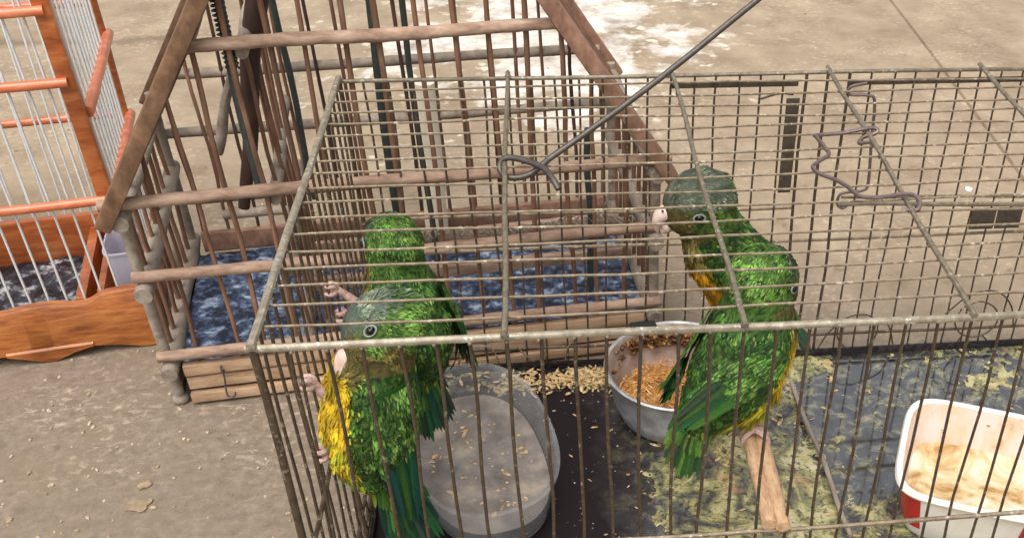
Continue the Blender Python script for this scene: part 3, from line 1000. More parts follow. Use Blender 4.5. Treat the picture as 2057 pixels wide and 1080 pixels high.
def make_bird(name, label, origin, spine, head, dorsal, wings, tail, feet, seed, group, front_col=YELLOW, n_body=21000, ruffle=1.0, facing_beak=True, crown=-.55, vent_t=.42, extra=(), eye_f=.36, tint=(1, 1, 1), tail_pal=None, beak_s=.6, teal=.14, beak_d=1.0):
    """spine: [(point, radius)] rump -> neck, head: (centre, fwd, up, (rl, rw, rh)), dorsal: vector towards the back"""
    global rnd
    keep = rnd
    rnd = random.Random(seed)
    O = Vector(origin)
    root = thing(name, label, 'parrot', origin, 0, group)
    pts = [Vector(p) - O for p, r in spine]
    rad = [r for p, r in spine]
    hc, hf, hu, hr = head
    hc = Vector(hc) - O
    hf = Vector(hf).normalized()
    hu = Vector(hu)
    hu = (hu - hf * hu.dot(hf)).normalized()
    hs = hu.cross(hf)                       # the bird's left
    HM = Matrix((hf, hs, hu)).transposed()
    dorsal = Vector(dorsal).normalized()
    # ---- one continuous body from overlapping volumes
    raw = MB()
    fine = catmull(pts, 5)
    rf = []
    for i in range(len(rad) - 1):
        for k_ in range(5):
            t = k_ / 5
            t = t * t * (3 - 2 * t)
            rf.append(rad[i] + (rad[i + 1] - rad[i]) * t)
    rf.append(rad[-1])
    for p, r in zip(fine, rf):
        raw.ball(p, r, None, 20, 14)
    raw.ball(hc, hr, HM, 24, 18)
    # cheeks, forehead and throat
    raw.ball(hc + hf * hr[0] * .35 - hu * hr[2] * .25, (hr[0] * .66, hr[1] * .92, hr[2] * .66), HM, 20, 14)
    for ep, er in extra:
        raw.ball(Vector(ep) - O, er, None, 18, 12)
    nk = pts[-1]
    for t in (.25, .5, .75):
        raw.ball(nk.lerp(hc, t), rad[-1] * (1 - t) + hr[1] * .95 * t, None, 20, 14)
    tmp = raw.build('tmp', 'plumage', None)
    md = tmp.modifiers.new('r', 'REMESH')
    md.mode = 'VOXEL'
    md.voxel_size = .0024
    ms = tmp.modifiers.new('s', 'SMOOTH')
    ms.factor = .5
    ms.iterations = 7
    dg = bpy.context.evaluated_depsgraph_get()
    dg.update()
    ev = tmp.evaluated_get(dg)
    me = bpy.data.meshes.new_from_object(ev)
    bpy.data.objects.remove(tmp)
    me.name = 'body'
    # flow of the plumage: from the face back over the head, then down the spine
    path = [hc + hf * hr[0]] + [hc] + pts[::-1]
    if tail:
        path.append(Vector(tail[0]) - O + Vector(tail[1]).normalized() * .03)

    def flow(p):
        best, bd = None, 1e9
        acc = Vector((0, 0, 0))
        for i in range(len(path) - 1):
            a, b = path[i], path[i + 1]
            ab = b - a
            t = max(0, min(1, (p - a).dot(ab) / ab.length_squared))
            q = a + ab * t
            w = 1 / ((p - q).length ** 4 + 1e-9)
            acc += ab.normalized() * w
        return acc.normalized()

    def spine_s(p):
        """0 at the rump, 1 at the neck"""
        best, bs = 1e9, 0
        for i, q in enumerate(fine):
            l = (p - q).length - rf[i] * .3
            if l < best:
                best, bs = l, i / (len(fine) - 1)
        return bs

    def colour(p, nv):
        c_, z_ = colour0(p, nv)
        return (c_[0] * tint[0], c_[1] * tint[1], c_[2] * tint[2]), z_

    def colour0(p, nv):
        h = HM.transposed() @ (p - hc)
        hx, hy, hz = h.x / hr[0], h.y / hr[1], h.z / hr[2]
        dh = math.sqrt(hx * hx + hy * hy + hz * hz)
        s_ = spine_s(p)
        if dh < 1.28 and s_ > .8:
            wig = rnd.uniform(-.14, .14)
            if hz + wig > .30 and hx > crown + wig:
                return pick(CROWN), 'head'
            if hx > .50 + wig and hz < .45:
                return pick(OLIVE), 'head'
            if hz < -.45 + wig and hx > -.15:
                return pick(OLIVE), 'head'
            if hz > .25 and hx > crown - .35:
                return pick(CROWN if rnd.random() < .45 else GREEN), 'head'
            return pick(BRIGHT if rnd.random() < .5 else GREEN), 'head'
        fwd_v = -dorsal.dot(nv) + rnd.uniform(-.16, .16)
        ax_ = fine[min(len(fine) - 1, int(s_ * (len(fine) - 1) + .5))]
        off = (p - ax_)
        vent = -dorsal.dot(off.normalized()) if off.length > 1e-5 else 0
        vent = vent * .6 + fwd_v * .5
        if vent > vent_t:
            if s_ > .88:
                return pick(OLIVE), 'breast'
            if s_ > .52:
                return pick(front_col), 'breast'
            if s_ > .25:
                return pick(YGREEN if rnd.random() < .65 else front_col), 'breast'
            return pick(YGREEN if rnd.random() < .8 else GREEN), 'breast'
        if vent > vent_t - .2:
            return pick(YGREEN if rnd.random() < .25 else GREEN), 'flank'
        return pick(GREEN if rnd.random() < .70 else (BRIGHT if rnd.random() < .45 else DARK)), 'back'

    col = []
    for v in me.vertices:
        c_, z_ = colour(v.co, v.normal)
        col.append(tuple(x * .6 for x in c_))
    ca = me.color_attributes.new('col', 'FLOAT_COLOR', 'POINT')
    flat = []
    for c_ in col:
        flat += [*c_, 1]
    ca.data.foreach_set('color', flat)
    me.materials.clear()
    me.materials.append(M['plumage'])
    me.shade_smooth()
    body = bpy.data.objects.new('body', me)
    COL.objects.link(body)
    body.parent = root
    me.calc_loop_triangles()
    bvh = BVHTree.FromPolygons([v.co.copy() for v in me.vertices], [list(p.vertices) for p in me.polygons])

    # ---- feathers over the whole body
    tris = me.loop_triangles
    areas = [t.area for t in tris]
    fe = MB()
    eye_pts = []
    for sgn in (1, -1):
        ed = hc + hf * hr[0] * eye_f + hs * sgn * hr[1] * 1.3 + hu * hr[2] * .12
        loc, nr, _, _ = bvh.find_nearest(ed)
        eye_pts.append((loc, nr))
    beak_base = hc + hf * hr[0] * .9 - hu * hr[2] * .18
    sample = rnd.choices(range(len(tris)), weights=areas, k=n_body)
    for ti in sample:
        t = tris[ti]
        a, b, c_ = (me.vertices[i].co for i in t.vertices)
        r1, r2 = rnd.random(), rnd.random()
        if r1 + r2 > 1:
            r1, r2 = 1 - r1, 1 - r2
        p = a + (b - a) * r1 + (c_ - a) * r2
        nv = t.normal.copy()
        if min((p - e[0]).length for e in eye_pts) < .0058:
            continue
        if (p - beak_base).length < .0085:
            continue
        cl, zone = colour(p, nv)
        cn = noise.noise_vector(p * 70 + Vector((seed, 0, 0)))
        kk = 2 ** (1.7 * noise.noise(p * 120 + Vector((0, seed, 0))) + .9 * noise.noise(p * 45 + Vector((0, seed, 5))))
        cl = tuple(x * kk for x in cl)
        clump = max(0.0, noise.noise(p * 85 + Vector((seed, 4, 0))))
        d = flow(p) + (cn * .35 + Vector((rnd.uniform(-1, 1), rnd.uniform(-1, 1), rnd.uniform(-1, 1))) * .16) * ruffle
        if zone == 'head':
            dist_face = min(1.0, (p - beak_base).length / .035)
            L = (.0024 + .0030 * dist_face) * rnd.uniform(.8, 1.25)
            W = L * rnd.uniform(.16, .30)
            lift, curl = rnd.uniform(.0, .16), .08
        elif zone == 'breast':
            L = rnd.uniform(.005, .011)
            W = L * rnd.uniform(.14, .28)
            lift, curl = rnd.uniform(.02, .34) * ruffle, .14
        else:
            L = rnd.uniform(.0036, .0075)
            W = L * rnd.uniform(.16, .30)
            lift, curl = rnd.uniform(.0, .16) * ruffle, .08
        lift += clump * .55 * ruffle
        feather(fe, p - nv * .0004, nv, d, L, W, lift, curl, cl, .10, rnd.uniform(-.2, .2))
    # extra fine head filaments
    fe.build('feathers', 'plumage', root, kind='stuff')

    # ---- folded wings
    for w in wings:
        sh_t, sh_b, tip, nrm_out = (Vector(w[0]) - O, Vector(w[1]) - O, Vector(w[2]) - O, Vector(w[3]).normalized())
        wm = MB()
        mid_l = .012

        def P(a, b):
            top = sh_t.lerp(tip, a)
            bot = sh_b.lerp(tip, a)
            bulge = math.sin(math.pi * min(1, a * 1.02)) ** .7
            q = top.lerp(bot, b)
            q += (bot - top) * 0
            q += (sh_b - sh_t) * ((b - .5) * .34 * bulge)
            # rest on the body
            loc, nr, _, dist = bvh.find_nearest(q)
            inside = (q - loc).dot(nr) < 0
            off = .0035 + .004 * a
            if inside or (q - loc).length < off or a < .55:
                k_ = 1.0 if (inside or a < .4) else .6
                q = q.lerp(loc + nr * off, k_)
            return q

        def N(a, b):
            e_ = .03
            u_ = P(min(1, a + e_), b) - P(max(0, a - e_), b)
            v_ = P(a, min(1, b + .08)) - P(a, max(0, b - .08))
            nn_ = u_.cross(v_)
            if nn_.length < 1e-9:
                return nrm_out
            nn_.normalize()
            if nn_.dot(nrm_out) < 0:
                nn_ = -nn_
            return (nn_ + nrm_out * .35).normalized()

        wl_ = (tip - sh_t.lerp(sh_b, .5)).length
        # underlying membrane, so that gaps never show through
        g = 12
        vv_, ff_, cc_ = [], [], []
        for i in range(g + 1):
            for j in range(7):
                a, b = i / g * .86, j / 6
                vv_.append(P(a, b) - N(a, b) * .0015)
                cc_.append((.02, .09, .012))
        for i in range(g):
            for j in range(6):
                q0 = i * 7 + j
                ff_.append([q0, q0 + 1, q0 + 8, q0 + 7])
        wm.add(vv_, ff_, cc_)
        # flight feathers
        for j in range(18):
            b = .04 + .92 * j / 17
            a0 = .34 + .10 * rnd.random()
            p = P(a0, b)
            nn_ = N(a0, b)
            tgt = tip + (P(.72, b) - tip) * .45
            d = (tgt - p)
            L = d.length * rnd.uniform(.80, 1.10)
            cl = pick(TEAL if rnd.random() < teal else (DARK if rnd.random() < .5 else GREEN))
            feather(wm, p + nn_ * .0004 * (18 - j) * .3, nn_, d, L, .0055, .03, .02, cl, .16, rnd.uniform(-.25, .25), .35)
        # rows of coverts, far rows first
        rows = 56
        for ri in range(rows):
            a = .56 * (1 - ri / (rows - 1)) + .015
            cnt = 36 if a > .3 else 50
            for j in range(cnt):
                b = (j + .5 + rnd.uniform(-.35, .35)) / cnt
                p = P(a, b)
                nn_ = N(a, b)
                d = P(min(1, a + .12), b) - p
                L = (.0040 + .012 * a) * rnd.uniform(.8, 1.3)
                W = min(.0026, L * rnd.uniform(.18, .34))
                pal = GREEN if rnd.random() < .58 else (BRIGHT if rnd.random() < .5 else DARK)
                if a > .42 and rnd.random() < teal:
                    pal = TEAL
                d = d.normalized() + Vector((rnd.uniform(-1, 1), rnd.uniform(-1, 1), rnd.uniform(-1, 1))) * .14 * ruffle + noise.noise_vector(p * 60 + Vector((seed, 2, 0))) * .28 * ruffle
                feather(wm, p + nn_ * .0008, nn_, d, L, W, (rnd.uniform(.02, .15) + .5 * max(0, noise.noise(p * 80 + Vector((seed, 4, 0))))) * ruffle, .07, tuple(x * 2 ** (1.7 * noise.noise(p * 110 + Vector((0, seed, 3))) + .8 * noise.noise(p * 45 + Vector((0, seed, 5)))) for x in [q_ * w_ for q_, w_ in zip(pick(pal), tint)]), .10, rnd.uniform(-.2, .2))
        wm.build('wing', 'plumage', root)

    # ---- tail
    if tail:
        tb, td, tl, tn = Vector(tail[0]) - O, Vector(tail[1]).normalized(), tail[2], Vector(tail[3]).normalized()
        side = td.cross(tn).normalized()
        tm = MB()
        for layer, (cnt, ll, ww, pal, spread) in enumerate([(13, 1.0, .0075, tail_pal or TEAL + DARK, .18), (14, .66, .0062, tail_pal or GREEN + TEAL + DARK, .26), (18, .42, .0042, GREEN + GREEN + YGREEN, .34)]):
            for j in range(cnt):
                u_ = (j / (cnt - 1) - .5) * 2
                d = td + side * u_ * spread
                p = tb + side * u_ * .010 + tn * (.0016 * layer + .0008 * math.cos(u_ * 1.5)) - td * .01
                feather(tm, p, tn, d, tl * ll * (1 - .16 * u_ * u_) * rnd.uniform(.92, 1.08), ww, .02, .03, pick(pal), .12, u_ * .25)
                if layer == 2:
                    feather(tm, p - tn * .007, -tn, d, tl * ll * rnd.uniform(.7, 1.15), ww, .03, .03, pick(YGREEN + GREEN), .12, u_ * .25)
        tm.build('tail', 'plumage', root)

    # ---- eyes
    for loc, nr in eye_pts:
        e = MB().ball(loc + nr * .0002, .0030, None, 16, 12).build('eye', 'eye', root)
        rm = MB()
        rm.ring(loc + nr * .0010, nr, .0032, .0006, 22, 6)
        # bare skin patch drawn out towards beak and nape, as an almond
        lo = (hf - nr * hf.dot(nr)).normalized()
        rm.v = [v + lo * ((v - (loc + nr * .0015)).dot(lo)) * .38 for v in rm.v]
        rm.build('eye_ring', 'eye_ring', e)

    # ---- beak
    if facing_beak:
        bb = hc + hf * hr[0] * .86 - hu * hr[2] * .14
        BS = beak_s
        bm_ = MB()
        prof = [(.0, .0, .0088), (.006, .0005, .0086), (.0115, -.0015, .0074), (.0155, -.0055, .0056), (.0170, -.0105, .0036), (.0162, -.0150, .0018), (.0150, -.0175, .0006)]
        bm_.tube(catmull([bb + hf * x * BS + hu * z * beak_d for x, z, r in prof], 3), [r * (.76 + .40 * (beak_d - 1)) for r in _interp([q[2] for q in prof], 3)], 12, True, 1.0)
        bk = bm_.build('beak', 'beak', root)
        lb = MB()
        prof = [(.0, -.010, .0062), (.005, -.0125, .0058), (.009, -.0140, .0042), (.0112, -.0135, .0016)]
        lb.tube(catmull([bb + hf * x * BS + hu * z for x, z, r in prof], 3), _interp([q[2] for q in prof], 3), 10)
        lb.build('lower_mandible', 'beak', bk)
        nm = MB()
        for sgn in (1, -1):
            nm.ball(bb + hf * .006 + hu * .0062 + hs * sgn * .0045, .0011, None, 8, 6)
        nm.build('nostril', 'claw', bk)

    # ---- legs and feet: foot = (hip, centre on the bar, bar axis, outward dir, bar radius, toe spacing)
    for hip, fc, ax_, outd, br, sp in feet:
        hip = Vector(hip) - O
        fc = Vector(fc) - O
        ax_ = Vector(ax_).normalized()
        outd = Vector(outd).normalized()
        outd = (outd - ax_ * outd.dot(ax_)).normalized()
        per = ax_.cross(outd)
        ank = fc + outd * (br + .0035)
        kn = hip.lerp(ank, .55) + outd * .004
        lm = MB()
        lm.tube(catmull([hip, kn, ank], 5), _interp([.0080, .0036, .0028], 5), 10)
        leg = lm.build('leg', 'skin', root)
        claws = MB()
        for q, (o_, sg, ext) in enumerate([(-sp, 1, 1.0), (sp * .5, 1, 1.1), (-sp * .5, -1, .9), (sp, -1, .75)]):
            arc, cla = [], []
            R0 = br + .0024
            for i in range(9):
                an = i / 8 * R(165) * ext
                off = ax_ * o_ * min(1, i / 2.0)
                rr = R0 + .0012 * (1 - i / 8)
                arc.append(fc + off + outd * math.cos(an) * rr + per * sg * math.sin(an) * rr)
            rads = [.0026, .0024, .0021, .0023, .0019, .0021, .0017, .0018, .0014]
            tm_ = MB().tube(arc, rads, 8)
            toe = tm_.build('toe', 'skin', leg)
            tdir = (arc[-1] - arc[-2]).normalized()
            nin = (fc + ax_ * o_ - arc[-1]).normalized()
            cm = tm_ if False else MB().tube([arc[-1] - tdir * .001, arc[-1] + tdir * .0022 + nin * .0002, arc[-1] + tdir * .0042 + nin * .0012, arc[-1] + tdir * .0055 + nin * .0030], [.0014, .0012, .0008, .0002], 6)
            claws.add(cm.v, cm.f)
        claws.build('claws', 'claw', leg)
    rnd = keep
    return root


def _interp(vals, sub):
    out = []
    for i in range(len(vals) - 1):
        for k_ in range(sub):
            out.append(vals[i] + (vals[i + 1] - vals[i]) * k_ / sub)
    out.append(vals[-1])
    return out


GB = 'green parrots in the wire cage'
# front left: clings to the left wall, head bowed to the left
make_bird('parrot', 'wet green parrot with grey crown, bowing, clinging to left cage wall in front', (0.02, .090, .16),
          [((.032, .103, .120), .015), ((.029, .102, .143), .026), ((.031, .100, .172), .0325), ((.038, .099, .203), .0315), ((.046, .101, .228), .026)],
          ((.0550, .101, .2560), (-.84, -.20, -.50), (-.38, .46, .78), (.031, .0240, .0255)),
          (.93, -.22, .28),
          [((.072, .086, .224), (.044, .064, .222), (.047, .086, .085), (.40, -.88, .25)),
           ((.066, .128, .224), (.04, .138, .222), (.046, .116, .100), (.45, .85, .2))],
          ((.038, .104, .122), (-.02, .0, -1), .090, (.65, -.6, .35)),
          [((.016, .085, .185), (.0, .088, .222), (0, 0, 1), (1, -.15, 0), .0014, .0045),
           ((.018, .090, .150), (.0, .079, .165), (0, 0, 1), (1, .1, 0), .0014, .0045)],
          11, GB, vent_t=.12, eye_f=.12, beak_s=1.0, teal=.4, beak_d=1.55)
# behind it: seen from the back, climbing the same wall
make_bird('parrot', 'green parrot seen from behind, climbing the left cage wall', (0.02, .205, .15),
          [((.058, .206, .143), .016), ((.057, .206, .158), .027), ((.056, .206, .180), .034), ((.053, .208, .210), .029), ((.0515, .211, .230), .0235)],
          ((.0510, .214, .2545), (-.50, .80, .10), (.1, -.15, 1), (.026, .0215, .0240)),
          (.80, -.58, .2),
          [((.050, .178, .222), (.034, .182, .212), (.060, .190, .128), (.15, -.95, .2)),
           ((.078, .206, .222), (.080, .228, .212), (.080, .200, .130), (.95, -.1, .2))],
          ((.056, .206, .142), (-.05, 0, -1), .075, (.8, -.55, .25)),
          [((.030, .200, .190), (.0, .204, .222), (0, 0, 1), (1, 0, 0), .0014, .0045),
           ((.032, .208, .160), (.0, .222, .185), (0, 0, 1), (1, 0, 0), .0014, .0045)],
          23, GB, crown=.6)
# back right: profile to the left
make_bird('parrot', 'green parrot in profile facing left with grey crown, on the perch behind', (.314, .222, .152),
          [((.350, .226, .168), .016), ((.340, .225, .186), .027), ((.325, .224, .206), .034), ((.308, .222, .228), .031), ((.296, .220, .252), .026)],
          ((.2850, .219, .2790), (-.98, -.20, -.10), (-.05, -.12, 1), (.0300, .0240, .0265)),
          (.62, -.12, .62),
          [((.318, .200, .246), (.298, .194, .228), (.364, .207, .160), (.25, -.93, .25)),
           ((.318, .246, .246), (.298, .252, .228), (.364, .236, .160), (.25, .93, .25))],
          ((.350, .226, .168), (.30, .02, -.95), .060, (.7, -.1, .7)),
          [((.322, .214, .182), (.3137, .214, .1505), (0, 1, 0), (.1, 0, 1), .0062, .005),
           ((.322, .234, .182), (.3137, .236, .1505), (0, 1, 0), (.1, 0, 1), .0062, .005)],
          37, GB, front_col=ORANGE, tint=(.80, .76, .72))
# front right: back to the camera, head turned right
make_bird('parrot', 'wet green parrot seen from behind on the perch end, facing right', (.312, .100, .156),
          [((.273, .095, .169), .016), ((.286, .097, .186), .026), ((.299, .100, .206), .0345), ((.308, .104, .230), .0325), ((.312, .107, .252), .0265)],
          ((.3135, .109, .2770), (.80, .50, -.22), (.12, .12, 1), (.0290, .0240, .0255)),
          (-.62, -.38, .68),
          [((.290, .108, .250), (.276, .122, .232), (.238, .100, .166), (-.75, .1, .4)),
           ((.314, .079, .246), (.331, .078, .232), (.246, .078, .178), (.20, -.95, .2))],
          ((.270, .094, .168), (-.16, -.02, -1), .060, (-.72, -.6, .3)),
          [((.308, .096, .178), (.3133, .084, .1505), (0, 1, 0), (-.1, 0, 1), .0066, .005),
           ((.314, .112, .178), (.3135, .114, .1505), (0, 1, 0), (.1, 0, 1), .0066, .005)],
          53, GB, crown=.55, vent_t=.26, tail_pal=GREEN + GREEN + DARK + [(.14, .20, .03)], extra=[((.290, .099, .176), .021), ((.302, .099, .184), .024)])


# ================================================================== the wooden cage (gabled, behind)
WA = R(7.1)
wood = thing('wooden_cage', 'gabled wooden rod cage with blue floor sheet behind the wire cage', 'cage', (-.199, .359, 0), WA)
WW, WD, EZ, AZ = .475, .222, .221, .59
def gz(u):
    return EZ + (min(u, WW - u)) / .5 * (AZ - EZ) / (WW / 2) * .5
SL = (AZ - EZ) / (WW / 2)
def gtop(u):
    return EZ + min(u, WW - u) * SL
# posts
for u, v in ((0, 0), (WW, 0), (0, WD), (WW, WD)):
    stick('post', (u, v, .004), (u, v, EZ + .004), .0052, 'grey_wood', wood, .0005, rj=.03)
    MB().ball((u, v, .004), (.0085, .0085, .006), None, 10, 8).build('foot', 'grey_wood', wood)
# front rails, pinkish and weathered
for z, e in ((EZ, .013), (.148, .005), (.060, .006)):
    stick('rail', (-e, -.007, z), (WW + e, -.007, z), .0056, 'rail_wood', wood, .0012, 34, 10, rj=.07)
ur = (.353 - EZ) / SL
stick('rail', (ur - .004, -.006, .352), (WW - ur + .006, -.006, .354), .0056, 'rail_wood', wood, .001, 26, 10, rj=.07)
# back rails
for z, u0, u1 in ((.240, .012, WW - .012), (.177, -.004, WW + .004), (.100, -.004, WW + .004), (.36, .085, WW - .085)):
    stick('rail', (u0, WD + .006, z), (u1, WD + .006, z), .0055, 'grey_wood', wood, .001, 18)
# side rails, their ends stand out as knobs at the front
for u in (0, WW):
    for z in (EZ - .0135, .1345, .046):
        stick('side_rail', (u + (.002 if u == 0 else -.002), -.019, z), (u, WD + .012, z + .004), .0082, 'grey_wood', wood, .001, 12)
# partition
PU = .128
for z in (EZ - .012, .135, .047, .342):
    stick('side_rail', (PU, .0, z), (PU, WD, z), .0058, 'grey_wood', wood, .001, 10)
for i in range(1, 8):
    v = WD * i / 8
    stick('rod', (PU + .003, v, .04), (PU + rnd.uniform(-.003, .003), v, .345), .0019, 'rod_wood', wood, .0012)
# base: three planks at the front, boards round the other sides
for z0, z1, m_, dv in ((.0360, .0480, 'plank_wood', 0), (.0180, .0322, 'plank_wood', .0030), (.0040, .0140, 'plank_wood', -.001)):
    MB().box((.012, -.010 + dv, z0), (WW - .010, -.002 + dv, z1), .0014, None, .0008).build('plank', m_, wood)
    MB().box((.010, WD + .001 - dv, z0), (WW - .010, WD + .008 - dv, z1), .0014, None, .0008).build('plank', 'board_wood', wood)
    MB().box((-.004 + dv, .010, z0), (.004 + dv, WD - .010, z1), .0014, None, .0008).build('plank', 'dark_wood', wood)
    MB().box((WW - .004 - dv, .010, z0), (WW + .004 - dv, WD - .010, z1), .0014, None, .0008).build('plank', 'dark_wood', wood)
# inner back board and cross battens on the floor
MB().box((.012, WD - .012, .044), (WW - .012, WD - .004, .066), .0015, None, .0008).build('plank', 'gable_red', wood)
for v, z in ((.080, .060), (.150, .062)):
    MB().box((PU + .006, v, z), (WW - .006, v + .008, z + .013), .0014, None, .001).build('plank', 'rail_wood', wood)
# blue sheet
mb = MB()
gx, gy = 90, 46
vs_ = []
for j in range(gy + 1):
    for i in range(gx + 1):
        x, y = .008 + (WW - .016) * i / gx, .006 + (WD - .020) * j / gy
        vs_.append((x, y, .0425 + .0035 * noise.fractal(Vector((x * 26, y * 26, 3.3)), 1, 2, 4)))
fs_ = [[j * (gx + 1) + i, j * (gx + 1) + i + 1, (j + 1) * (gx + 1) + i + 1, (j + 1) * (gx + 1) + i] for j in range(gy) for i in range(gx)]
mb.add(vs_, fs_).build('floor_sheet', 'blue_sheet', wood)
# gable boards
def slope_board(u0, z0, u1, z1, v0, v1, wid, mat):
    a, b = Vector((u0, 0, z0)), Vector((u1, 0, z1))
    d = (b - a)
    L = d.length
    d.normalize()
    nn_ = Vector((-d.z, 0, d.x))
    m = Matrix(((d.x, 0, nn_.x, u0), (0, 1, 0, 0), (d.z, 0, nn_.z, z0), (0, 0, 0, 1)))
    MB().box((0, v0, -wid / 2), (L, v1, wid / 2), .002, m, .0008).build('gable_board', mat, wood)
slope_board(-.012, EZ - .016, WW / 2 - .002, AZ, -.024, .006, .0135, 'board_wood')
slope_board(WW + .012, EZ - .016, WW / 2 + .002, AZ, -.024, -.006, .0140, 'gable_red')
slope_board(-.008, EZ - .012, WW / 2 - .002, AZ - .004, WD + .004, WD + .014, .015, 'board_wood')
slope_board(WW + .010, EZ - .014, WW / 2 + .002, AZ - .004, WD + .004, WD + .016, .0125, 'gable_red')
stick('ridge', (WW / 2, -.03, AZ + .004), (WW / 2, WD + .025, AZ + .004), .008, 'grey_wood', wood)
# front and back rods
NR = 16
for i in range(1, NR):
    u = WW * i / NR + rnd.uniform(-.003, .003)
    mt = 'rod_wood'
    r = rnd.uniform(.0019, .0027)
    tilt = rnd.uniform(-.005, .005)
    stick('rod', (u + tilt, -.002, .045), (u, -.002, gtop(u) - .006), r, mt, wood, .0012, 12, 8)
for i in range(1, NR + 1):
    u = WW * (i - .5) / NR + rnd.uniform(-.003, .003)
    stick('rod', (u, WD + .001, .045), (u + rnd.uniform(-.004, .004), WD + .001, gtop(u) - .004), rnd.uniform(.0016, .0022), 'rod_wood' if i % 3 else 'dark_wood', wood, .0012, 12, 8)
# side rods and roof rods
for sd_ in (0, 1):
    for i in range(1, 9):
        v = WD * i / 9 + rnd.uniform(-.003, .003)
        u = 0 if sd_ == 0 else WW
        stick('rod', (u, v, .045), (u, v + rnd.uniform(-.004, .004), EZ - .004), rnd.uniform(.0019, .0025), 'rod_wood', wood, .001, 8, 8)
    for i in range(0, 9 if sd_ else 2):
        v = .012 + (WD - .024) * i / 8
        u = 0.004 if sd_ == 0 else WW - .004
        stick('roof_rod', (u, v, EZ), (WW / 2, v, AZ - .004), rnd.uniform(.0026, .0036), 'rod_wood', wood, .001, 8, 8)
    for t in (.36, ):
        u = WW / 2 * t if sd_ == 0 else WW - WW / 2 * t
        stick('roof_rail', (u, .0, EZ + (AZ - EZ) * t - .006), (u, WD, EZ + (AZ - EZ) * t - .006), .0055, 'grey_wood', wood, .001)
# sticks and steel rods hanging inside
stick('inner_stick', (.092, .05, .178), (.170, .05, .47), .0052, 'dark_wood', wood, .002, 10, 10, .0118)
stick('inner_stick', (.078, .07, .225), (.110, .06, .312), .0052, 'grey_wood', wood, .001, 8, 8, .0035)
stick('steel_rod', (.1155, .012, .214), (.118, .012, .405), .0042, 'teal_steel', wood, .0012, 10)
sp = []
for i in range(150):
    t = i / 149
    a = t * 6.283 * 22
    sp.append((.1165 + math.cos(a) * .0052, .012 + math.sin(a) * .0052, .325 + t * .085))
MB().tube(sp, .0010, 5).build('spring', 'teal_steel', wood)
stick('steel_rod', (.2285, .03, .045), (.2345, .03, .55), .0036, 'teal_steel', wood, .0015, 12)
stick('steel_rod', (.262, .10, .045), (.258, .10, .52), .0030, 'teal_steel', wood, .0015, 12)
stick('steel_rod', (.152, .09, .16), (.150, .09, .42), .0030, 'teal_steel', wood, .001, 8)
stick('steel_rod', (.418, .05, .045), (.418, .05, .23), .0034, 'teal_steel', wood, .001, 8)
stick('cream_post', (.266, .186, .047), (.271, .186, .232), .0122, 'cream_wood', wood, .0006, 8, 12)
# grey bent pipe in the left compartment
MB().tube(catmull([(.045, .19, .098), (.10, .19, .098), (.114, .187, .096), (.118, .18, .088), (.119, .15, .045)], 4), .0052, 10).build('bent_perch', 'grey_wood', wood)
# twisted wire stretched across the right compartment
for ph in (0, math.pi):
    tw = []
    for i in range(220):
        t = i / 219
        a = t * 6.283 * 17 + ph
        rr = .0035 + .0012 * math.sin(t * 40)
        tw.append((.245 + t * .228, .05 + math.cos(a) * rr, .128 + math.sin(a) * rr + .003 * math.sin(t * 11)))
    MB().tube(tw, .0011, 5).build('twisted_wire', 'grey_wood', wood)
# small metal hook on the front plank
MB().tube(catmull([(.0475, -.0115, .039), (.0475, -.0135, .030), (.0465, -.0145, .021), (.0465, -.0165, .0135), (.0500, -.018, .0105), (.0540, -.018, .0135), (.0545, -.018, .0165)], 5), .0009, 7).build('small_hook', 'hook_steel', wood)
MB().ring((.0475, -.0115, .041), (1, 0, .2), .003, .0010, 14, 6).build('hook_eye', 'hook_steel', wood)

# ================================================================== the orange varnished cage (left)
OA = R(11.0)
oc = thing('orange_cage', 'varnished orange wooden cage with pale wires at the left', 'cage', (-.2475, .467, 0), OA)
OW, OD, OH = .32, .215, .42
def back_v(z):
    return .175 + .040 * min(1, z / .25)
# posts
MB().box((-.013, 0, .158), (.0015, .012, OH), .002, None, .0004).build('post', 'orange_wood', oc)
MB().box((-OW, 0, .05), (-OW + .0145, .012, OH), .002, None, .0004).build('post', 'orange_wood', oc)
for u in (-.0055, -OW + .006):
    a, b = Vector((u, back_v(0), .0)), Vector((u, back_v(.25), .25))
    MB().tube([a, b, Vector((u, back_v(.25) + .004, OH))], [.0062, .0062, .0062], 8).build('post', 'orange_wood', oc)
# rails
for z in (.284, .167, .348, OH - .008):
    stick('rail', (-OW + .004, -.002, z - .002), (-.004, -.002, z), .0046, 'orange_rail', oc, .0004, 10, 10, rj=.03)
for z in (.167, .284, OH - .008):
    stick('rail', (-OW + .004, back_v(z), z), (-.004, back_v(z), z), .0045, 'orange_rail', oc, .0004, 10, 10, rj=.03)
for z in (.250, .165, OH - .004):
    for u in (.002, -OW - .002):
        stick('rail', (u, .010, z), (u, back_v(z) + .004, z), .0052, 'orange_rail', oc, .0004, 12, 10, rj=.08)
# wires
for i in range(1, 19):
    u = -.006 - (OW - .012) * i / 19
    wire('wire', (u, .004, .05), (u, .004, OH - .01), .0012, 'white_wire', oc, .0005, 6)
    wire('wire', (u - .004, back_v(.05), .05), (u - .004, back_v(.25), OH - .01), .0012, 'white_wire', oc, .0005, 6)
for i in range(1, 12):
    for u in (-.002, -OW + .002):
        v0 = .012 + (back_v(.05) - .015) * i / 12
        v1 = .012 + (back_v(.4) - .015) * i / 12
        wire('wire', (u, v0, .05), (u, v1, OH - .008), .0013, 'white_wire', oc, .0004, 6)
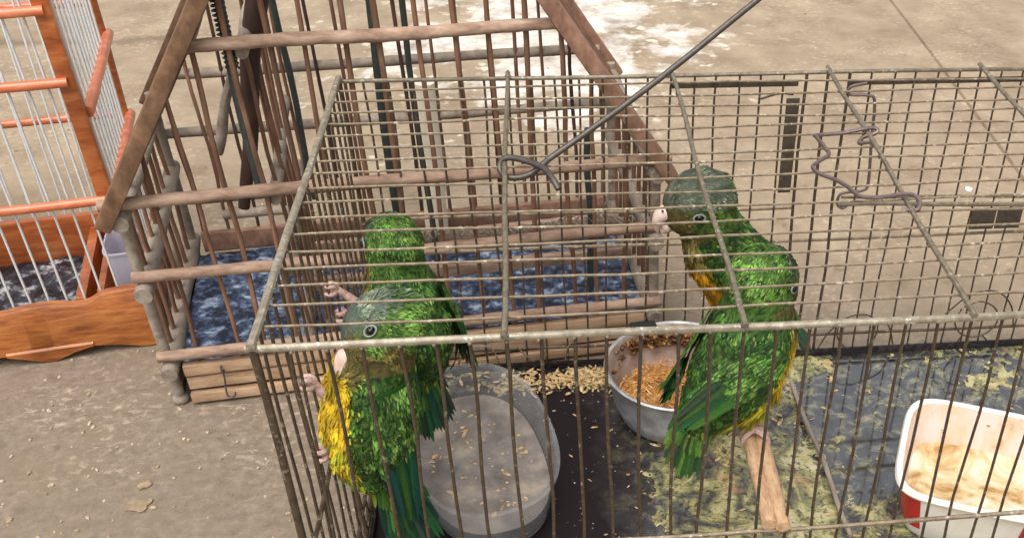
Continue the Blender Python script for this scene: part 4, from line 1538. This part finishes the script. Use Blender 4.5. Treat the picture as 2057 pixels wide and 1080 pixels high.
# scalloped front board
def front_board():
    top = [(-OW, .072), (-OW + .035, .070), (-OW + .05, .062), (-.17, .060), (-.128, .061), (-.11, .0635), (-.085, .0645), (-.062, .061), (-.048, .0625), (-.036, .069), (-.018, .0712), (.006, .0715)]
    bot = [(.006, .0), (-.012, .0), (-.028, .004), (-.046, .0075), (-.064, .0090), (-.080, .0095), (-.090, .0095), (-.100, .0095), (-.112, .0095), (-.128, .0095), (-.16, .0105), (-.20, .008), (-.22, .0), (-.235, .003), (-OW + .02, .001), (-OW, .0)]
    top = [(p.x, p.y) for p in catmull([Vector((a, b, 0)) for a, b in top], 4)]
    bot = [(p.x, p.y) for p in catmull([Vector((a, b, 0)) for a, b in bot], 4)]
    # columns of matching u so that the board is a clean grid
    def at(poly, u):
        poly = sorted(poly)
        for (a, za), (b, zb) in zip(poly, poly[1:]):
            if a <= u <= b:
                return za + (zb - za) * (u - a) / max(1e-9, b - a)
        return poly[-1][1] if u > poly[-1][0] else poly[0][1]
    us = [-OW + (OW + .006) * i / 80 for i in range(81)]
    mb = MB()
    vs_, fs_ = [], []
    for u in us:
        zt, zb = at(top, u), at(bot, u) + .0012
        vs_ += [(u, -.011, zt - .0012), (u, -.010, zt), (u, -.001, zt), (u, 0, zt - .0012), (u, 0, zb + .001), (u, -.001, zb), (u, -.010, zb), (u, -.011, zb + .001)]
    for i in range(80):
        for k_ in range(8):
            k2 = (k_ + 1) % 8
            fs_.append([i * 8 + k_, i * 8 + k2, (i + 1) * 8 + k2, (i + 1) * 8 + k_])
    fs_.append(list(range(8)))
    fs_.append([80 * 8 + k_ for k_ in range(8)][::-1])
    mb.add(vs_, fs_).build('front_board', 'orange_board', oc)
front_board()
ft = MB()
us_ = [-.138, -.125, -.112, -.102, -.097, -.088, -.074, -.058]
zb_ = [.0125, .0085, .0035, .0008, .0006, .0040, .0090, .0125]
vs_, fs_ = [], []
for u_, z_ in zip(us_, zb_):
    vs_ += [(u_, -.0138, z_), (u_, -.0138, .0150), (u_, -.0112, .0165), (u_, -.0112, z_)]
for i in range(7):
    for k_ in range(4):
        fs_.append([i * 4 + k_, i * 4 + (k_ + 1) % 4, (i + 1) * 4 + (k_ + 1) % 4, (i + 1) * 4 + k_])
fs_ += [[0, 1, 2, 3], [31, 30, 29, 28]]
ft.add(vs_, fs_).build('foot', 'orange_board', oc, smooth=False)
MB().box((-.006, .001, .004), (.006, .172, .062), .0015).build('side_board', 'orange_wood', oc)
MB().box((-OW, .001, .004), (-OW + .012, .172, .062), .0015).build('side_board', 'orange_wood', oc)
MB().box((-OW + .013, .163, .004), (-.007, .172, .070), .0015).build('back_board', 'orange_wood', oc)
MB().box((-.066, .010, .018), (-.056, .162, .056), .0015).build('divider', 'orange_wood', oc)
MB().box((-.044, .010, .018), (-.037, .162, .062), .0015).build('divider', 'orange_wood', oc)
mb = MB()
gx, gy = 70, 40
vs_ = []
for j in range(gy + 1):
    for i in range(gx + 1):
        x, y = -OW + .013 + (OW - .080) * i / gx, .002 + .159 * j / gy
        vs_.append((x, y, .021 + .003 * noise.fractal(Vector((x * 45, y * 45, 7.3)), 1, 2, 4)))
fs_ = [[j * (gx + 1) + i, j * (gx + 1) + i + 1, (j + 1) * (gx + 1) + i + 1, (j + 1) * (gx + 1) + i] for j in range(gy) for i in range(gx)]
mb.add(vs_, fs_).build('floor_sheet', 'grey_sheet', oc)
MB().box((-OW + .013, .001, .004), (-.007, .163, .012), .0008).build('base_panel', 'orange_wood', oc)

# milky feeder cup in the corner of the orange cage
cp = thing('feeder_cup', 'milky plastic feeder cup in the corner of the orange cage', 'cup', (-.2705, .507, .040), OA)
vessel('wall', [(-.006, 0), (-.003, .001), (-.002, .004), (0, .054), (.0015, .055), (.0015, .057), (0, .0575), (-.001, .054), (-.003, .004), (-.005, .003)], .0145, .026, 4.5, 0, 'cup', cp, 40)
surface('bottom', .010, .021, 4.5, 0, .0025, 'cup', cp, 0, 4, 40)
